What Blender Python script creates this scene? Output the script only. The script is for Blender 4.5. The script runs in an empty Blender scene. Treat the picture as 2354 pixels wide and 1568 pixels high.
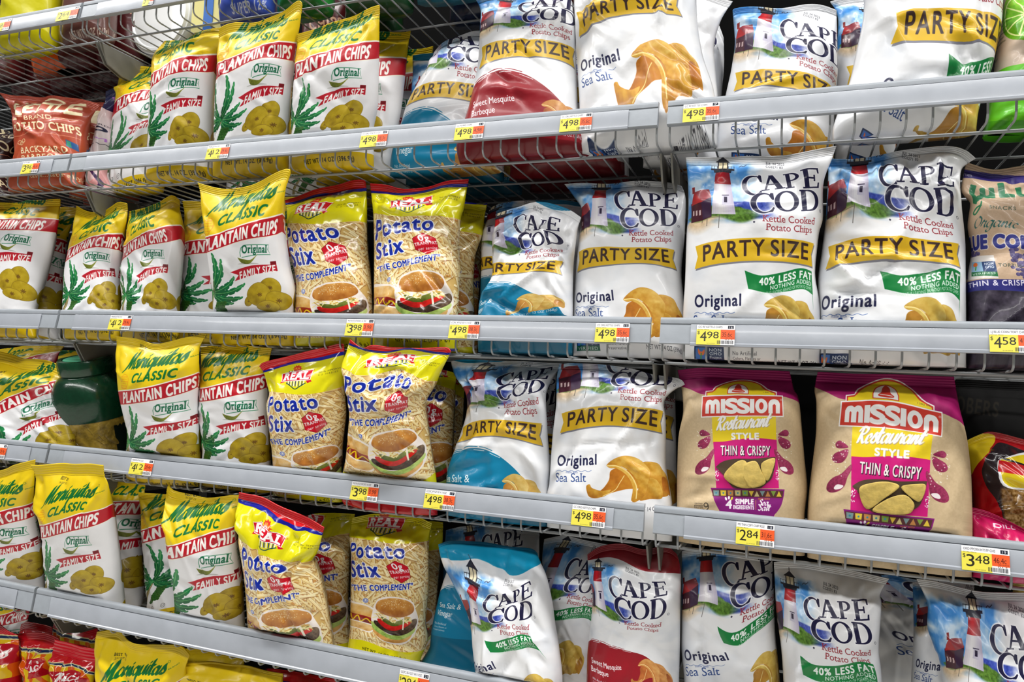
import bpy, bmesh, math, random
import numpy as np
from mathutils import Vector

scene = bpy.context.scene
COL = scene.collection
rnd = random.Random(7)
nrs = np.random.RandomState(11)

# ------------------------------------------------------------------ print artwork (drawn in code)
GLY = {}
def glyphs(s, tr=1.):
    """outline contours of a string in the built-in font, cap height = 1"""
    if (s, tr) in GLY: return GLY[s, tr]
    cu = bpy.data.curves.new('txt', 'FONT'); cu.body = s; cu.size = 1.0; cu.space_character = tr
    ob = bpy.data.objects.new('txt', cu); COL.objects.link(ob)
    dg = bpy.context.evaluated_depsgraph_get()
    c2 = ob.evaluated_get(dg).to_curve(dg)
    out = []
    for sp in c2.splines:
        bp = sp.bezier_points; n = len(bp); pts = []
        for i in range(n):
            a, b = bp[i], bp[(i + 1) % n]
            p0, p1, p2, p3 = [np.array(v[:2]) for v in (a.co, a.handle_right, b.handle_left, b.co)]
            ch = p3 - p0
            bend = abs(ch[0]*(p1-p0)[1]-ch[1]*(p1-p0)[0]) + abs(ch[0]*(p2-p0)[1]-ch[1]*(p2-p0)[0])
            for t in ((0,) if bend < 1e-6 else (0, .17, .34, .5, .67, .84)):
                pts.append((1-t)**3*p0 + 3*t*(1-t)**2*p1 + 3*t*t*(1-t)*p2 + t**3*p3)
        if len(pts) > 2: out.append(np.array(pts))
    ob.evaluated_get(dg).to_curve_clear()
    bpy.data.objects.remove(ob); bpy.data.curves.remove(cu)
    GLY[s, tr] = out
    return out
CAPH = None
def capheight():
    global CAPH
    if CAPH is None: CAPH = max(c[:, 1].max() for c in glyphs('H'))
    return CAPH

def boxblur(a, r):
    r = int(round(r))
    if r < 1: return a
    for ax in (0, 1):
        p = np.pad(a, [(r + 1, r) if i == ax else (0, 0) for i in (0, 1)], mode='edge')
        c = np.cumsum(p, axis=ax); n = a.shape[ax]
        a = (np.take(c, range(2*r + 1, 2*r + 1 + n), axis=ax) - np.take(c, range(0, n), axis=ax)) / (2*r + 1)
    return a
def vnoise(h, w, cell, seed=0, octv=3):
    rs = np.random.RandomState(seed); out = np.zeros((h, w)); amp = 1.; tot = 0
    for o in range(octv):
        gh, gw = int(h/cell) + 3, int(w/cell) + 3
        g = rs.rand(gh, gw); y = np.arange(h)/cell; x = np.arange(w)/cell
        iy, ix = y.astype(int), x.astype(int); fy, fx = (y-iy)[:, None], (x-ix)[None]
        fy, fx = fy*fy*(3-2*fy), fx*fx*(3-2*fx)
        A = g[iy][:, ix]; B = g[iy][:, ix+1]; C = g[iy+1][:, ix]; D = g[iy+1][:, ix+1]
        out += amp*((A*(1-fx)+B*fx)*(1-fy)+(C*(1-fx)+D*fx)*fy); tot += amp
        amp *= .5; cell = max(cell/2, 1.2)
    return out/tot
def crom(pts, n=7, closed=False):
    P = np.array(pts, float); N = len(P); out = []
    for i in range(N if closed else N-1):
        if closed: p0, p1, p2, p3 = P[i-1], P[i], P[(i+1) % N], P[(i+2) % N]
        else: p0, p1, p2, p3 = P[max(i-1, 0)], P[i], P[i+1], P[min(i+2, N-1)]
        for k in range(n):
            t = k/n
            out.append(.5*(2*p1+(p2-p0)*t+(2*p0-5*p1+4*p2-p3)*t*t+(3*p1-p0-3*p2+p3)*t**3))
    if not closed: out.append(P[-1])
    return np.array(out)
def ell(cx, cy, rx, ry, rot=0, a0=0, a1=360, n=40):
    t = np.radians(np.linspace(a0, a1, n, endpoint=(a1-a0) % 360 != 0)); c, s = math.cos(rot), math.sin(rot)
    x, y = rx*np.cos(t), ry*np.sin(t)
    return np.stack([cx+c*x-s*y, cy+s*x+c*y], 1)

class Art:
    """canvas in its own units (u right, v down); k pixels per unit"""
    def __init__(s, W, H, k, bg, u0=0, v0=0):
        s.W, s.H, s.k, s.u0, s.v0 = W, H, k, u0, v0
        s.w, s.h = int(W*k), int(H*k)
        s.a = np.empty((s.h, s.w, 3)); s.a[:] = bg
    def px(s, c): return (np.asarray(c, float) - (s.u0, s.v0))*s.k
    def cover(s, cons, ss=4):
        """coverage of closed contours (even-odd); None or (x0, y0, mask)"""
        cons = [s.px(c) for c in cons if len(c) > 2]
        if not cons: return None
        allp = np.concatenate(cons)
        x0 = max(int(math.floor(allp[:, 0].min()))-1, 0); x1 = min(int(math.ceil(allp[:, 0].max()))+2, s.w)
        y0 = max(int(math.floor(allp[:, 1].min()))-1, 0); y1 = min(int(math.ceil(allp[:, 1].max()))+2, s.h)
        if x1 <= x0 or y1 <= y0: return None
        A = np.concatenate(cons); B = np.concatenate([np.roll(c, -1, 0) for c in cons])
        m = np.zeros((y1-y0, x1-x0)); cols = np.arange(x0, x1)
        lo = np.minimum(A[:, 1], B[:, 1]); hi = np.maximum(A[:, 1], B[:, 1]); dy = B[:, 1]-A[:, 1]
        with np.errstate(all='ignore'): sl = np.where(dy != 0, (B[:, 0]-A[:, 0])/np.where(dy == 0, 1, dy), 0)
        for r in range(y1-y0):
            for q in range(ss):
                y = y0 + r + (q+.5)/ss
                i = np.nonzero((lo <= y) & (hi > y))[0]
                if len(i) < 2: continue
                xs = np.sort(A[i, 0]+(y-A[i, 1])*sl[i]); a, b = xs[0::2], xs[1::2]; a = a[:len(b)]
                m[r] += (np.clip(b[:, None]-cols, 0, 1)-np.clip(a[:, None]-cols, 0, 1)).sum(0)
        return x0, y0, np.clip(m/ss, 0, 1)
    def put(s, cm, col, al=1.):
        if cm is None: return
        x, y, m = cm; h, w = m.shape; v = s.a[y:y+h, x:x+w]
        m = (m*al)[..., None]; c = np.asarray(col, float)
        v[:] = v*(1-m) + c*m
    def poly(s, pts, col, al=1.): s.put(s.cover([np.array(pts, float)], 3), col, al)
    def polys(s, cons, col, al=1.): s.put(s.cover(cons), col, al)
    def grow(s, cm, r):
        if cm is None: return None
        x, y, m = cm; p = int(math.ceil(r*s.k))+2
        X0, Y0 = max(x-p, 0), max(y-p, 0); X1, Y1 = min(x+m.shape[1]+p, s.w), min(y+m.shape[0]+p, s.h)
        M = np.zeros((Y1-Y0, X1-X0)); M[y-Y0:y-Y0+m.shape[0], x-X0:x-X0+m.shape[1]] = m
        R = max(r*s.k, .6)
        if R <= 6:
            out = M.copy(); R2 = int(math.ceil(R))
            P = np.pad(M, R2)
            for dy in range(-R2, R2+1):
                for dx in range(-R2, R2+1):
                    d = math.hypot(dx, dy); wgt = min(1, max(0, R+.5-d))
                    if wgt > 0: out = np.maximum(out, wgt*P[R2+dy:R2+dy+M.shape[0], R2+dx:R2+dx+M.shape[1]])
            return X0, Y0, out
        return s.grow(s.grow(cm, r-5.5/s.k), 5.5/s.k)
    def line(s, pts, wd, col, al=1., closed=False):
        P = np.array(pts, float)
        if closed: P = np.vstack([P, P[:1]])
        d = np.gradient(P, axis=0); d /= np.maximum(np.linalg.norm(d, axis=1, keepdims=True), 1e-9)
        n = np.stack([-d[:, 1], d[:, 0]], 1)*(np.broadcast_to(np.asarray(wd, float), len(P))[:, None]/2)
        cm = None
        for i in range(len(P)-1):
            c = s.cover([np.array([P[i]+n[i], P[i+1]+n[i+1], P[i+1]-n[i+1], P[i]-n[i]])], 3)
            cm = s.join(cm, c, True)
        s.put(cm, col, al)
    def join(s, a, b, add=False):
        if a is None: return b
        if b is None: return a
        x0, y0 = min(a[0], b[0]), min(a[1], b[1])
        x1 = max(a[0]+a[2].shape[1], b[0]+b[2].shape[1]); y1 = max(a[1]+a[2].shape[0], b[1]+b[2].shape[0])
        M = np.zeros((y1-y0, x1-x0))
        for x, y, m in (a, b):
            v = M[y-y0:y-y0+m.shape[0], x-x0:x-x0+m.shape[1]]; np.minimum(v+m, 1, out=v) if add else np.maximum(v, m, out=v)
        return x0, y0, M
    def nib(s, strokes, nv):
        """calligraphic strokes: sweep of a short straight nib nv"""
        nv = np.array(nv, float)/2; cm = None
        for st in strokes:
            P = np.array(st, float)
            for i in range(len(P)-1):
                a, b = P[i], P[i+1]
                q = [np.array([a+nv, b+nv, b-nv, a-nv])]
                cm = s.join(cm, s.cover(q, 3), True)
        return cm
    def text(s, t, x0, x1, yb, h, col, bold=0., shear=0., slope=0., arc=0., serif=0., out=None, outw=0., al=1., y2=None, warp=None, hold=False, tr=None):
        """string fitted between x0 and x1, baseline yb (rising by slope, sagging by arc), cap height h (to y2 at the right end)"""
        g = glyphs(t, tr or (1.14 if bold/h > .025 else 1.)); C = capheight()
        lo = min(c[:, 0].min() for c in g); hi = max(c[:, 0].max() for c in g); sx = (x1-x0)/(hi-lo)
        cons, extra = [], []
        for c in g:
            p = np.stack([(c[:, 0]-lo)*sx, c[:, 1]/C], 1)
            cons.append(p)
        if serif:
            st = .14*h
            for p in cons:
                q = np.roll(p, -1, 0); o = np.roll(p, 1, 0); z = np.roll(p, -2, 0)
                for a, b, e0, e1 in zip(p, q, o, z):
                    L = abs(a[0]-b[0])
                    if abs(a[1]-b[1]) < .012 and .04*h < L < .3*h and abs(e0[1]-a[1]) > .12 and abs(e1[1]-b[1]) > .12:
                        y = a[1]; top = y > .3; e = serif*h; xa, xb = min(a[0], b[0])-e, max(a[0], b[0])+e; th = .085
                        extra.append(np.array([(xa, y), (xb, y), (xb, y-th if top else y+th), (xa, y-th if top else y+th)]))
        def tf(p):
            n = []
            for i in range(len(p)):           # subdivide so that warps bend long edges
                a, b = p[i], p[(i+1) % len(p)]; m = max(1, int(abs(b[0]-a[0])/(h*.5)))
                for k in range(m): n.append(a+(b-a)*k/m)
            p = np.array(n); f = p[:, 0]/max(x1-x0, 1e-6)
            hh = h + ((y2 or h)-h)*f
            y = p[:, 1]*hh; X = x0+p[:, 0]+shear*y; Y = yb - slope*p[:, 0] - y + arc*4*f*(1-f)
            o = np.stack([X, Y], 1)
            return warp(o) if warp else o
        cm = s.cover([tf(p) for p in cons])
        for e in extra: cm = s.join(cm, s.cover([tf(e)]))
        if bold: cm = s.grow(cm, bold)
        if hold: return cm
        if out is not None: s.put(s.grow(cm, outw), out)
        s.put(cm, col, al)
        return cm
    def shade(s, pts, base, lit, dark, ang=-.9, seed=1, cell=9, edge=None, ew=1.2, contrast=1.):
        """a printed picture of a rounded thing: gradient plus mottling inside an outline"""
        cm = s.cover([np.array(pts, float)], 3)
        if cm is None: return
        x, y, m = cm; h, w = m.shape
        if edge is not None: s.put(s.grow(cm, ew), edge)
        Y, X = np.mgrid[0:h, 0:w]; X = (X/max(w-1, 1)-.5)*2; Y = (Y/max(h-1, 1)-.5)*2
        g = (X*math.cos(ang)+Y*math.sin(ang))*.55*contrast + (vnoise(h, w, cell*s.k, seed)-.5)*1.1
        g = np.clip(g, -1, 1)[..., None]
        base, lit, dark = [np.array(c, float) for c in (base, lit, dark)]
        col = np.where(g > 0, base+(lit-base)*g, base+(dark-base)*(-g))
        s.put((x, y, m), col)
    def image(s, name):
        im = bpy.data.images.new(name, s.w, s.h)
        px = np.ones((s.h, s.w, 4), np.float32); px[..., :3] = np.clip(s.a, 0, 255)[::-1]/255
        im.pixels.foreach_set(px.ravel()); im.update(); im.pack()
        return im
    def uv(s, u, v): return (u-s.u0)/s.W, 1-(v-s.v0)/s.H

# cursive skeleton letters, x-height 1
CUR = {
 'a': (.98, [[(.74,.82),(.45,1),(.12,.62),(.13,.12),(.36,0),(.68,.42),(.8,.98)], [(.8,.98),(.68,.22),(.82,0),(1.05,.25)]]),
 'r': (.74, [[(0,.2),(.22,1.12),(.3,.86),(.58,.92),(.5,.3),(.6,0),(.8,.25)]]),
 'i': (.5, [[(0,.2),(.24,1),(.16,.2),(.3,0),(.55,.25)], [(.3,1.34),(.36,1.46)]]),
 'q': (.98, [[(.74,.82),(.45,1),(.12,.62),(.13,.12),(.36,0),(.68,.42),(.8,.98)], [(.8,.98),(.66,-.55),(.6,-.8)], [(.66,-.35),(.85,-.1),(1.0,.2)]]),
 'u': (.96, [[(0,.2),(.2,1),(.12,.25),(.28,0),(.58,.35),(.76,1)], [(.76,1),(.68,.2),(.82,0),(1.02,.25)]]),
 't': (.56, [[(0,.2),(.34,1.7),(.2,.25),(.34,0),(.6,.25)], [(.02,1.08),(.6,1.14)]]),
 's': (.66, [[(0,.2),(.38,1.12),(.44,.8),(.6,.38),(.42,.02),(.12,.08)]]),
 'n': (.88, [[(0,.2),(.2,1),(.13,0)], [(.13,.1),(.42,.92),(.6,.9),(.58,.2),(.72,0),(.92,.25)]]),
 'e': (.72, [[(0,.2),(.55,.62),(.5,.98),(.2,.8),(.14,.2),(.36,0),(.76,.28)]]),
 'c': (.68, [[(.68,.78),(.42,1),(.12,.55),(.18,.08),(.4,0),(.72,.28)]]),
 'g': (.92, [[(.74,.82),(.45,1),(.12,.62),(.13,.12),(.36,0),(.68,.42),(.8,.98)], [(.8,.98),(.66,-.4),(.3,-.7),(.2,-.4),(.95,.25)]]),
 'l': (.5, [[(0,.2),(.5,1.5),(.38,1.75),(.18,.3),(.3,0),(.55,.25)]]),
 'M': (1.42, [[(-.28,-.35),(.1,.05),(.62,1.85)], [(.62,1.85),(.56,.05)], [(.56,.05),(1.22,1.9)], [(1.22,1.9),(1.1,.25),(1.24,0),(1.48,.25)]]),
 'R': (1.05, [[(.42,1.75),(.2,.05)], [(0,1.35),(.35,1.82),(.95,1.62),(.82,1.1),(.36,.95)], [(.36,.95),(.66,.3),(.86,0),(1.1,.2)]]),
 'O': (1.2, [[(.6,1.8),(.15,1.2),(.15,.4),(.5,0),(1.0,.5),(1.0,1.35),(.6,1.8),(.75,1.5)]]),
 'S': (.9, [[(.85,1.5),(.55,1.8),(.25,1.4),(.7,.7),(.5,0),(.05,.25)]]),
 "'": (.25, [[(.1,1.7),(.05,1.3)]]), ' ': (.5, []),
}
def cursive(art, t, x0, x1, yb, xh, col, nib, shear=.25, slope=0., out=None, outw=0., bold=0.):
    adv = sum(CUR[c][0] for c in t); sx = (x1-x0)/adv; x = 0; st = []
    for c in t:
        for k in CUR[c][1]:
            P = crom(k, 5) if len(k) > 2 else np.array(k, float)
            X = (x+P[:, 0])*sx; Y = P[:, 1]*xh
            st.append(np.stack([x0+X+shear*Y, yb-Y-slope*X], 1))
        x += CUR[c][0]
    cm = art.nib(st, nib)
    if bold: cm = art.grow(cm, bold)
    if out is not None: art.put(art.grow(cm, outw), out)
    art.put(cm, col)
# ------------------------------------------------------------------ the printed designs
def banana(a, x0, y0, x1, y1, dep, col=(122, 130, 42)):
    m = ((x0+x1)/2, (y0+y1)/2+dep)
    up = crom([(x0, y0), (x0+.25*(x1-x0), m[1]-.5*dep), (x0+.62*(x1-x0), m[1]-.42*dep), (x1, y1)], 8); lo = crom([(x0, y0), (x0+.2*(x1-x0), m[1]-.06*dep), (x0+.6*(x1-x0), m[1]), (x1, y1)], 8)
    a.shade(np.vstack([up, lo[::-1]]), col, (170, 172, 80), (70, 80, 20), seed=4)
def leaf(a, p0, p1, wd, col, bend=.15):
    p0, p1 = np.array(p0, float), np.array(p1, float); d = p1-p0; n = np.array([-d[1], d[0]])/np.linalg.norm(d)
    t = np.linspace(0, 1, 26)[:, None]; mid = p0+d*t+n*bend*np.linalg.norm(d)*4*t*(1-t)
    w = .92*wd*np.sin(np.pi*np.clip(t*.95+.03, 0, 1))**.5; zig = 1-.42*((np.arange(26) % 5) == 2)[:, None]
    pts = np.vstack([mid+n*w*zig, (mid-n*w*.8*np.roll(zig, 1, 0))[::-1]])
    a.shade(pts, col, (50, 165, 92), (5, 62, 30), seed=int(p1[0]) % 97, cell=14)
    a.line(mid[::3], 3, (120, 190, 110))

def art_plantain():
    Y = (232, 200, 22)
    a = Art(860, 1330, .62, (238, 238, 240), 760, -120)
    a.poly([(700, -200), (1700, -200), (1700, 240), (1550, 262), (1400, 303), (1230, 352), (1060, 385), (905, 405), (700, 440)], Y)
    # emblem, best-by, names
    a.text('BEST BY', 1030, 1120, 62, 20, (40, 40, 20), bold=1.5, slope=-.22)
    a.text('24 SEP 23', 1036, 1112, 88, 13, (70, 66, 30), slope=-.22)
    cursive(a, 'Mariquitas', 955, 1418, 232, 62, (12, 104, 46), (18, -15), shear=.32, slope=.12, bold=3.4)
    a.line(ell(1446, 92, 7, 8), 2, (20, 110, 50), closed=True)
    a.text('BRAND', 1445, 1500, 148, 9, (20, 100, 50), slope=.3)
    a.text('CLASSIC', 1025, 1368, 332, 66, (10, 110, 48), bold=4, shear=.3, slope=.13)
    a.line(ell(958, 328, 38, 54), 3, (226, 132, 20), closed=True)
    for i, w in enumerate(('MADE', 'FRESH', 'IN FLORIDA', 'WITH', 'IMPORTED', 'PLANTAINS')):
        hw = 6+3.0*len(w); a.text(w, 957-hw, 957+hw, 296+17*i, 10, (222, 110, 22), bold=1)
    # red band
    top = crom([(720, 438), (905, 405), (1060, 385), (1230, 352), (1400, 303), (1550, 262), (1720, 225)], 6)
    bot = crom([(720, 530), (930, 505), (1080, 484), (1250, 454), (1400, 416), (1540, 370), (1720, 312)], 6)
    a.poly(np.vstack([top-(0, 9), bot[::-1]+(0, 7)]), (244, 240, 226)); a.poly(np.vstack([top, bot[::-1]]), (186, 20, 36))
    wf = lambda o: np.stack([o[:, 0], o[:, 1]+np.interp(o[:, 0], bot[:, 0], bot[:, 1])-11], 1)
    a.text('PLANTAIN CHIPS', 948, 1492, 0, 80, (248, 246, 240), bold=4.4, y2=80, warp=wf)
    # original flag and plantain
    a.line([(1216, 572), (1212, 540), (1222, 508), (1250, 491), (1320, 484), (1446, 470), (1440, 508), (1460, 544), (1350, 556), (1226, 578)], 5, (52, 140, 100))
    a.text('Original', 1228, 1428, 550, 56, (16, 104, 70), bold=3, slope=.09, serif=.05)
    a.poly(ell(1280, 619, 85, 5), (190, 190, 186)); banana(a, 1193, 574, 1360, 546, 58)
    # family size ribbon
    a.poly([(1138, 665), (1300, 634), (1460, 618), (1458, 596), (1500, 588), (1510, 662), (1340, 694), (1166, 732), (1195, 694)], (184, 22, 40))
    a.poly([(1458, 596), (1500, 588), (1502, 612), (1462, 620)], (120, 10, 24))
    a.text('FAMILY SIZE', 1203, 1494, 724, 50, (246, 244, 240), bold=3, slope=.19)
    # palm
    trunk = crom([(985, 790), (968, 860), (930, 940), (905, 1060), (900, 1120)], 5)
    a.line(trunk, np.linspace(26, 40, len(trunk)), (140, 124, 74)); a.line(trunk+(5, 0), 8, (190, 176, 120))
    G = (14, 106, 58)
    for p, w in (((1012, 508), 25), ((1078, 562), 23), ((1165, 700), 30), ((1238, 756), 27), ((1216, 852), 27), ((1150, 890), 26), ((900, 540), 24), ((836, 650), 26), ((800, 790), 26), ((850, 890), 24)):
        leaf(a, (992, 795), p, w, G, .12 if p[0] > 990 else -.12)
    for i in range(26):
        a.shade(ell(1030+(i % 4)*19-8*(i//4), 880+(i//4)*19, 12, 15), (40, 92, 30), (96, 140, 60), (12, 46, 12), seed=i)
    # plantain slices
    def slc(cx, cy, rx, ry, sd):
        t = np.linspace(0, 2*np.pi, 40)[:-1]; rs = np.random.RandomState(sd)
        w = 1+.05*np.sin(2*t+rs.rand()*6)+.04*np.sin(3*t+rs.rand()*6)
        a.shade(np.stack([cx+rx*w*np.cos(t), cy+ry*w*np.sin(t)], 1), (176, 150, 26), (212, 186, 62), (122, 96, 12), seed=sd, cell=34, edge=(112, 84, 22), ew=2.6, contrast=.7)
        for q in range(7):
            an = q*.9+sd; r = rx*.22; a.line([(cx+2*math.cos(an), cy+2*math.sin(an)), (cx+r*math.cos(an), cy+r*.8*math.sin(an))], 6, (96, 62, 20), .8)
    slc(1254, 886, 26, 34, 2); slc(1430, 790, 78, 72, 3); slc(1342, 842, 88, 90, 5); slc(1474, 886, 96, 66, 6); slc(1395, 925, 85, 36, 8)
    # bottom
    for i, x in enumerate((1000, 1095, 1190)):
        a.line(ell(x, 1052, 17, 17), 3, (60, 60, 60), closed=True); a.text('U' if i < 2 else 'GF', x-8, x+8, 1059, 14, (60, 60, 60))
    a.poly([(700, 1092), (1200, 1086), (1700, 1092), (1700, 1400), (700, 1400)], (222, 188, 16))
    a.text('NET WT. 14 OZ. (396.9g)', 1110, 1490, 1150, 30, (44, 40, 14), bold=2)
    return a

def art_sticks():
    a = Art(240, 450, 2.3, (214, 178, 106), -22, -4)
    rs = np.random.RandomState(3)
    for i in range(720):
        x, y = rs.uniform(-24, 220), rs.uniform(96, 372); an = rs.normal(1.0, .8); L, w = rs.uniform(13, 24), rs.uniform(1.7, 2.7)
        d = np.array([math.cos(an), math.sin(an)]); n = np.array([-d[1], d[0]]); p = np.array([x, y]); k = rs.rand()
        c = np.array((252, 236, 184))*(1-k)+np.array((232, 198, 122))*k
        a.poly([p-d*L-n*w*1.25+(.5, .9), p+d*L-n*w*1.25+(.5, .9), p+d*L+n*w*1.4+(.5, .9), p-d*L+n*w*1.4+(.5, .9)], (140, 84, 30), .55)
        a.poly([p-d*L-n*w, p+d*L-n*w, p+d*L+n*w, p-d*L+n*w], c)
        if k > .6: a.poly([p+d*L*.72-n*w, p+d*L-n*w, p+d*L+n*w, p+d*L*.72+n*w], (186, 108, 38), .6)
        a.poly([p-d*L-n*w, p+d*L-n*w, p+d*L-n*w*.45, p-d*L-n*w*.45], (255, 246, 208), .7)
    YL = (226, 218, 20)
    a.poly([(-30, 25), (230, 25), (230, 100), *crom([(230, 104), (160, 113), (90, 113), (20, 105), (-30, 100)], 6)], YL)
    a.poly([(-30, -10), (230, -10), (230, 19), (-30, 19)], (216, 22, 32)); a.poly([(-30, 18), (230, 18), (230, 27), (-30, 27)], (22, 28, 150))
    # REAL crest
    for i in range(12): a.line([(72+i*4.4, 48), (70+i*4.4, 93)], 2.2, (16, 44, 120) if i % 2 == 0 else (246, 246, 246))
    a.poly([(60, 44), (66, 92), (60, 96)], YL); a.poly([(66, 86), (96, 100), (126, 86), (126, 112), (66, 112)], YL)
    a.line(crom([(68, 84), (82, 92), (96, 100), (110, 92), (124, 83)], 5), 2.4, (14, 70, 60))
    st = [(96+(11 if i % 2 == 0 else 7.5)*1.25*math.cos(i*.3142), 43+(11 if i % 2 == 0 else 7.5)*math.sin(i*.3142)) for i in range(20)]
    a.poly(st, (214, 50, 26)); a.text('IRA', 89, 103, 46, 6, (250, 200, 60), bold=.4)
    a.poly([(58, 70), (50, 84), (62, 82), (68, 74)], (206, 16, 40)); a.poly([(128, 66), (138, 80), (128, 84), (122, 74)], (206, 16, 40))
    a.poly([(52, 53), (138, 47), (134, 76), (54, 81)], (250, 250, 250)); a.poly([(53.5, 54.5), (136.5, 48.5), (132.7, 74.5), (55.3, 79.3)], (210, 18, 40))
    a.text('REAL', 60, 129, 76, 20, (252, 250, 250), bold=1.5, slope=.06, serif=.1, shear=.12)
    a.line(ell(139, 50, 1.6, 1.6), .6, (180, 20, 40), closed=True)
    a.text('Sell By SEP0923', 150, 190, 60, 4, (96, 92, 30)); a.text('C 2  10:42:22', 150, 186, 67, 4, (96, 92, 30))
    B, Wh = (20, 44, 160), (250, 250, 250)
    a.text('Potato', 8, 147, 155, 35, B, bold=1.5, shear=.06, slope=.03, out=Wh, outw=2.2)
    a.text('Stix', 10, 77, 200, 35, B, bold=1.5, shear=.06, slope=.02, out=Wh, outw=2.2)
    hx = lambda r: [(122+r*math.sin(i*math.pi/3), 185-r*math.cos(i*math.pi/3)) for i in range(6)]
    a.poly(hx(27), (120, 10, 20)); a.poly(hx(26), (200, 20, 38))
    a.text('0g', 110, 131, 179, 14, Wh, bold=.7)
    a.text('TRANS FAT', 100, 145, 191, 7.4, Wh, bold=.5, slope=.1); a.text('per serving', 105, 143, 202, 6.6, Wh, bold=.35, slope=.1)
    a.text('\u201cTHE COMPLEMENT\u201d', 9, 150, 232, 13, B, bold=.8, slope=.06, arc=3, out=Wh, outw=1.3)
    a.poly(ell(36, 256, 6, 6), (226, 228, 236)); a.line(ell(36, 256, 4.6, 4.6), 1.2, (40, 70, 170), closed=True); a.text('U', 33.8, 38.2, 259, 5.5, (40, 70, 170), bold=.4)
    # frankfurter roll
    H = lambda *p: crom(p, 6, True)
    a.poly(H((-24, 262), (30, 264), (66, 280), (74, 310), (60, 336), (20, 330), (-24, 326)), (250, 240, 228))
    a.shade(H((-24, 266), (30, 268), (62, 282), (64, 298), (30, 292), (-24, 290)), (226, 176, 96), (248, 226, 180), (176, 112, 40), seed=3)
    a.shade(H((-24, 290), (30, 292), (64, 300), (62, 312), (20, 308), (-24, 304)), (132, 30, 22), (190, 60, 40), (70, 10, 8), seed=9)
    a.line(crom([(-14, 290), (-6, 304), (4, 292), (12, 306), (24, 294), (32, 309), (44, 300), (56, 308)], 6), 3, (236, 200, 26))
    a.shade(H((-24, 306), (20, 311), (64, 318), (56, 333), (20, 328), (-24, 322)), (228, 186, 118), (250, 226, 178), (170, 108, 44), seed=5)
    # burger
    a.poly(H((58, 262), (72, 248), (112, 244), (152, 250), (166, 268), (178, 292), (174, 322), (150, 346), (112, 350), (76, 336), (58, 306), (54, 284)), (250, 240, 232))
    a.shade(H((66, 318), (112, 330), (164, 316), (158, 336), (116, 347), (76, 336)), (222, 168, 92), (246, 214, 150), (172, 108, 46), seed=8)
    a.shade(H((58, 304), (84, 316), (118, 324), (166, 304), (172, 316), (140, 334), (104, 334), (66, 322)), (168, 196, 96), (220, 232, 160), (96, 130, 44), seed=4, cell=6)
    a.shade(H((66, 300), (112, 306), (160, 288), (174, 290), (170, 308), (140, 322), (106, 322), (70, 312)), (74, 54, 40), (140, 118, 92), (22, 14, 10), seed=6, cell=4)
    a.shade(H((72, 294), (112, 298), (152, 288), (156, 298), (116, 312), (80, 306)), (214, 34, 26), (240, 80, 60), (150, 10, 10), seed=2)
    a.shade(H((80, 288), (112, 292), (148, 284), (150, 292), (114, 301), (84, 297)), (112, 122, 44), (160, 170, 84), (60, 70, 16), seed=2)
    for i in range(46):
        x, y, an = rs.uniform(62, 158), rs.uniform(278, 293), rs.uniform(-.9, .9)
        a.line([(x-6*math.cos(an), y-5*math.sin(an)), (x+6*math.cos(an), y+5*math.sin(an))], 2.4, (250, 236, 170) if i % 3 else (214, 172, 84))
    a.line([(140, 284), (142, 308)], 3.4, (250, 246, 224))
    a.shade(H((62, 272), (66, 256), (88, 249), (116, 247), (142, 250), (158, 259), (161, 272), (142, 281), (112, 283), (80, 281)), (198, 132, 58), (236, 184, 104), (146, 78, 24), seed=12, ang=-1.5)
    for i in range(70): a.poly(ell(rs.normal(112, 22), rs.normal(259, 5), .9, .6, rs.rand()*3, n=8), (250, 232, 184))
    a.poly([(-30, 362), (60, 364), (140, 368), (230, 364), (230, 410), (-30, 410)], YL)
    a.text('NET WT. 14 OZ (396.9 g.)', 50, 160, 391, 8, (30, 30, 10), bold=.4)
    a.poly([(-30, 408), (230, 408), (230, 417), (-30, 417)], (22, 28, 150)); a.poly([(-30, 416), (230, 416), (230, 460), (-30, 460)], (206, 20, 30))
    return a

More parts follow.
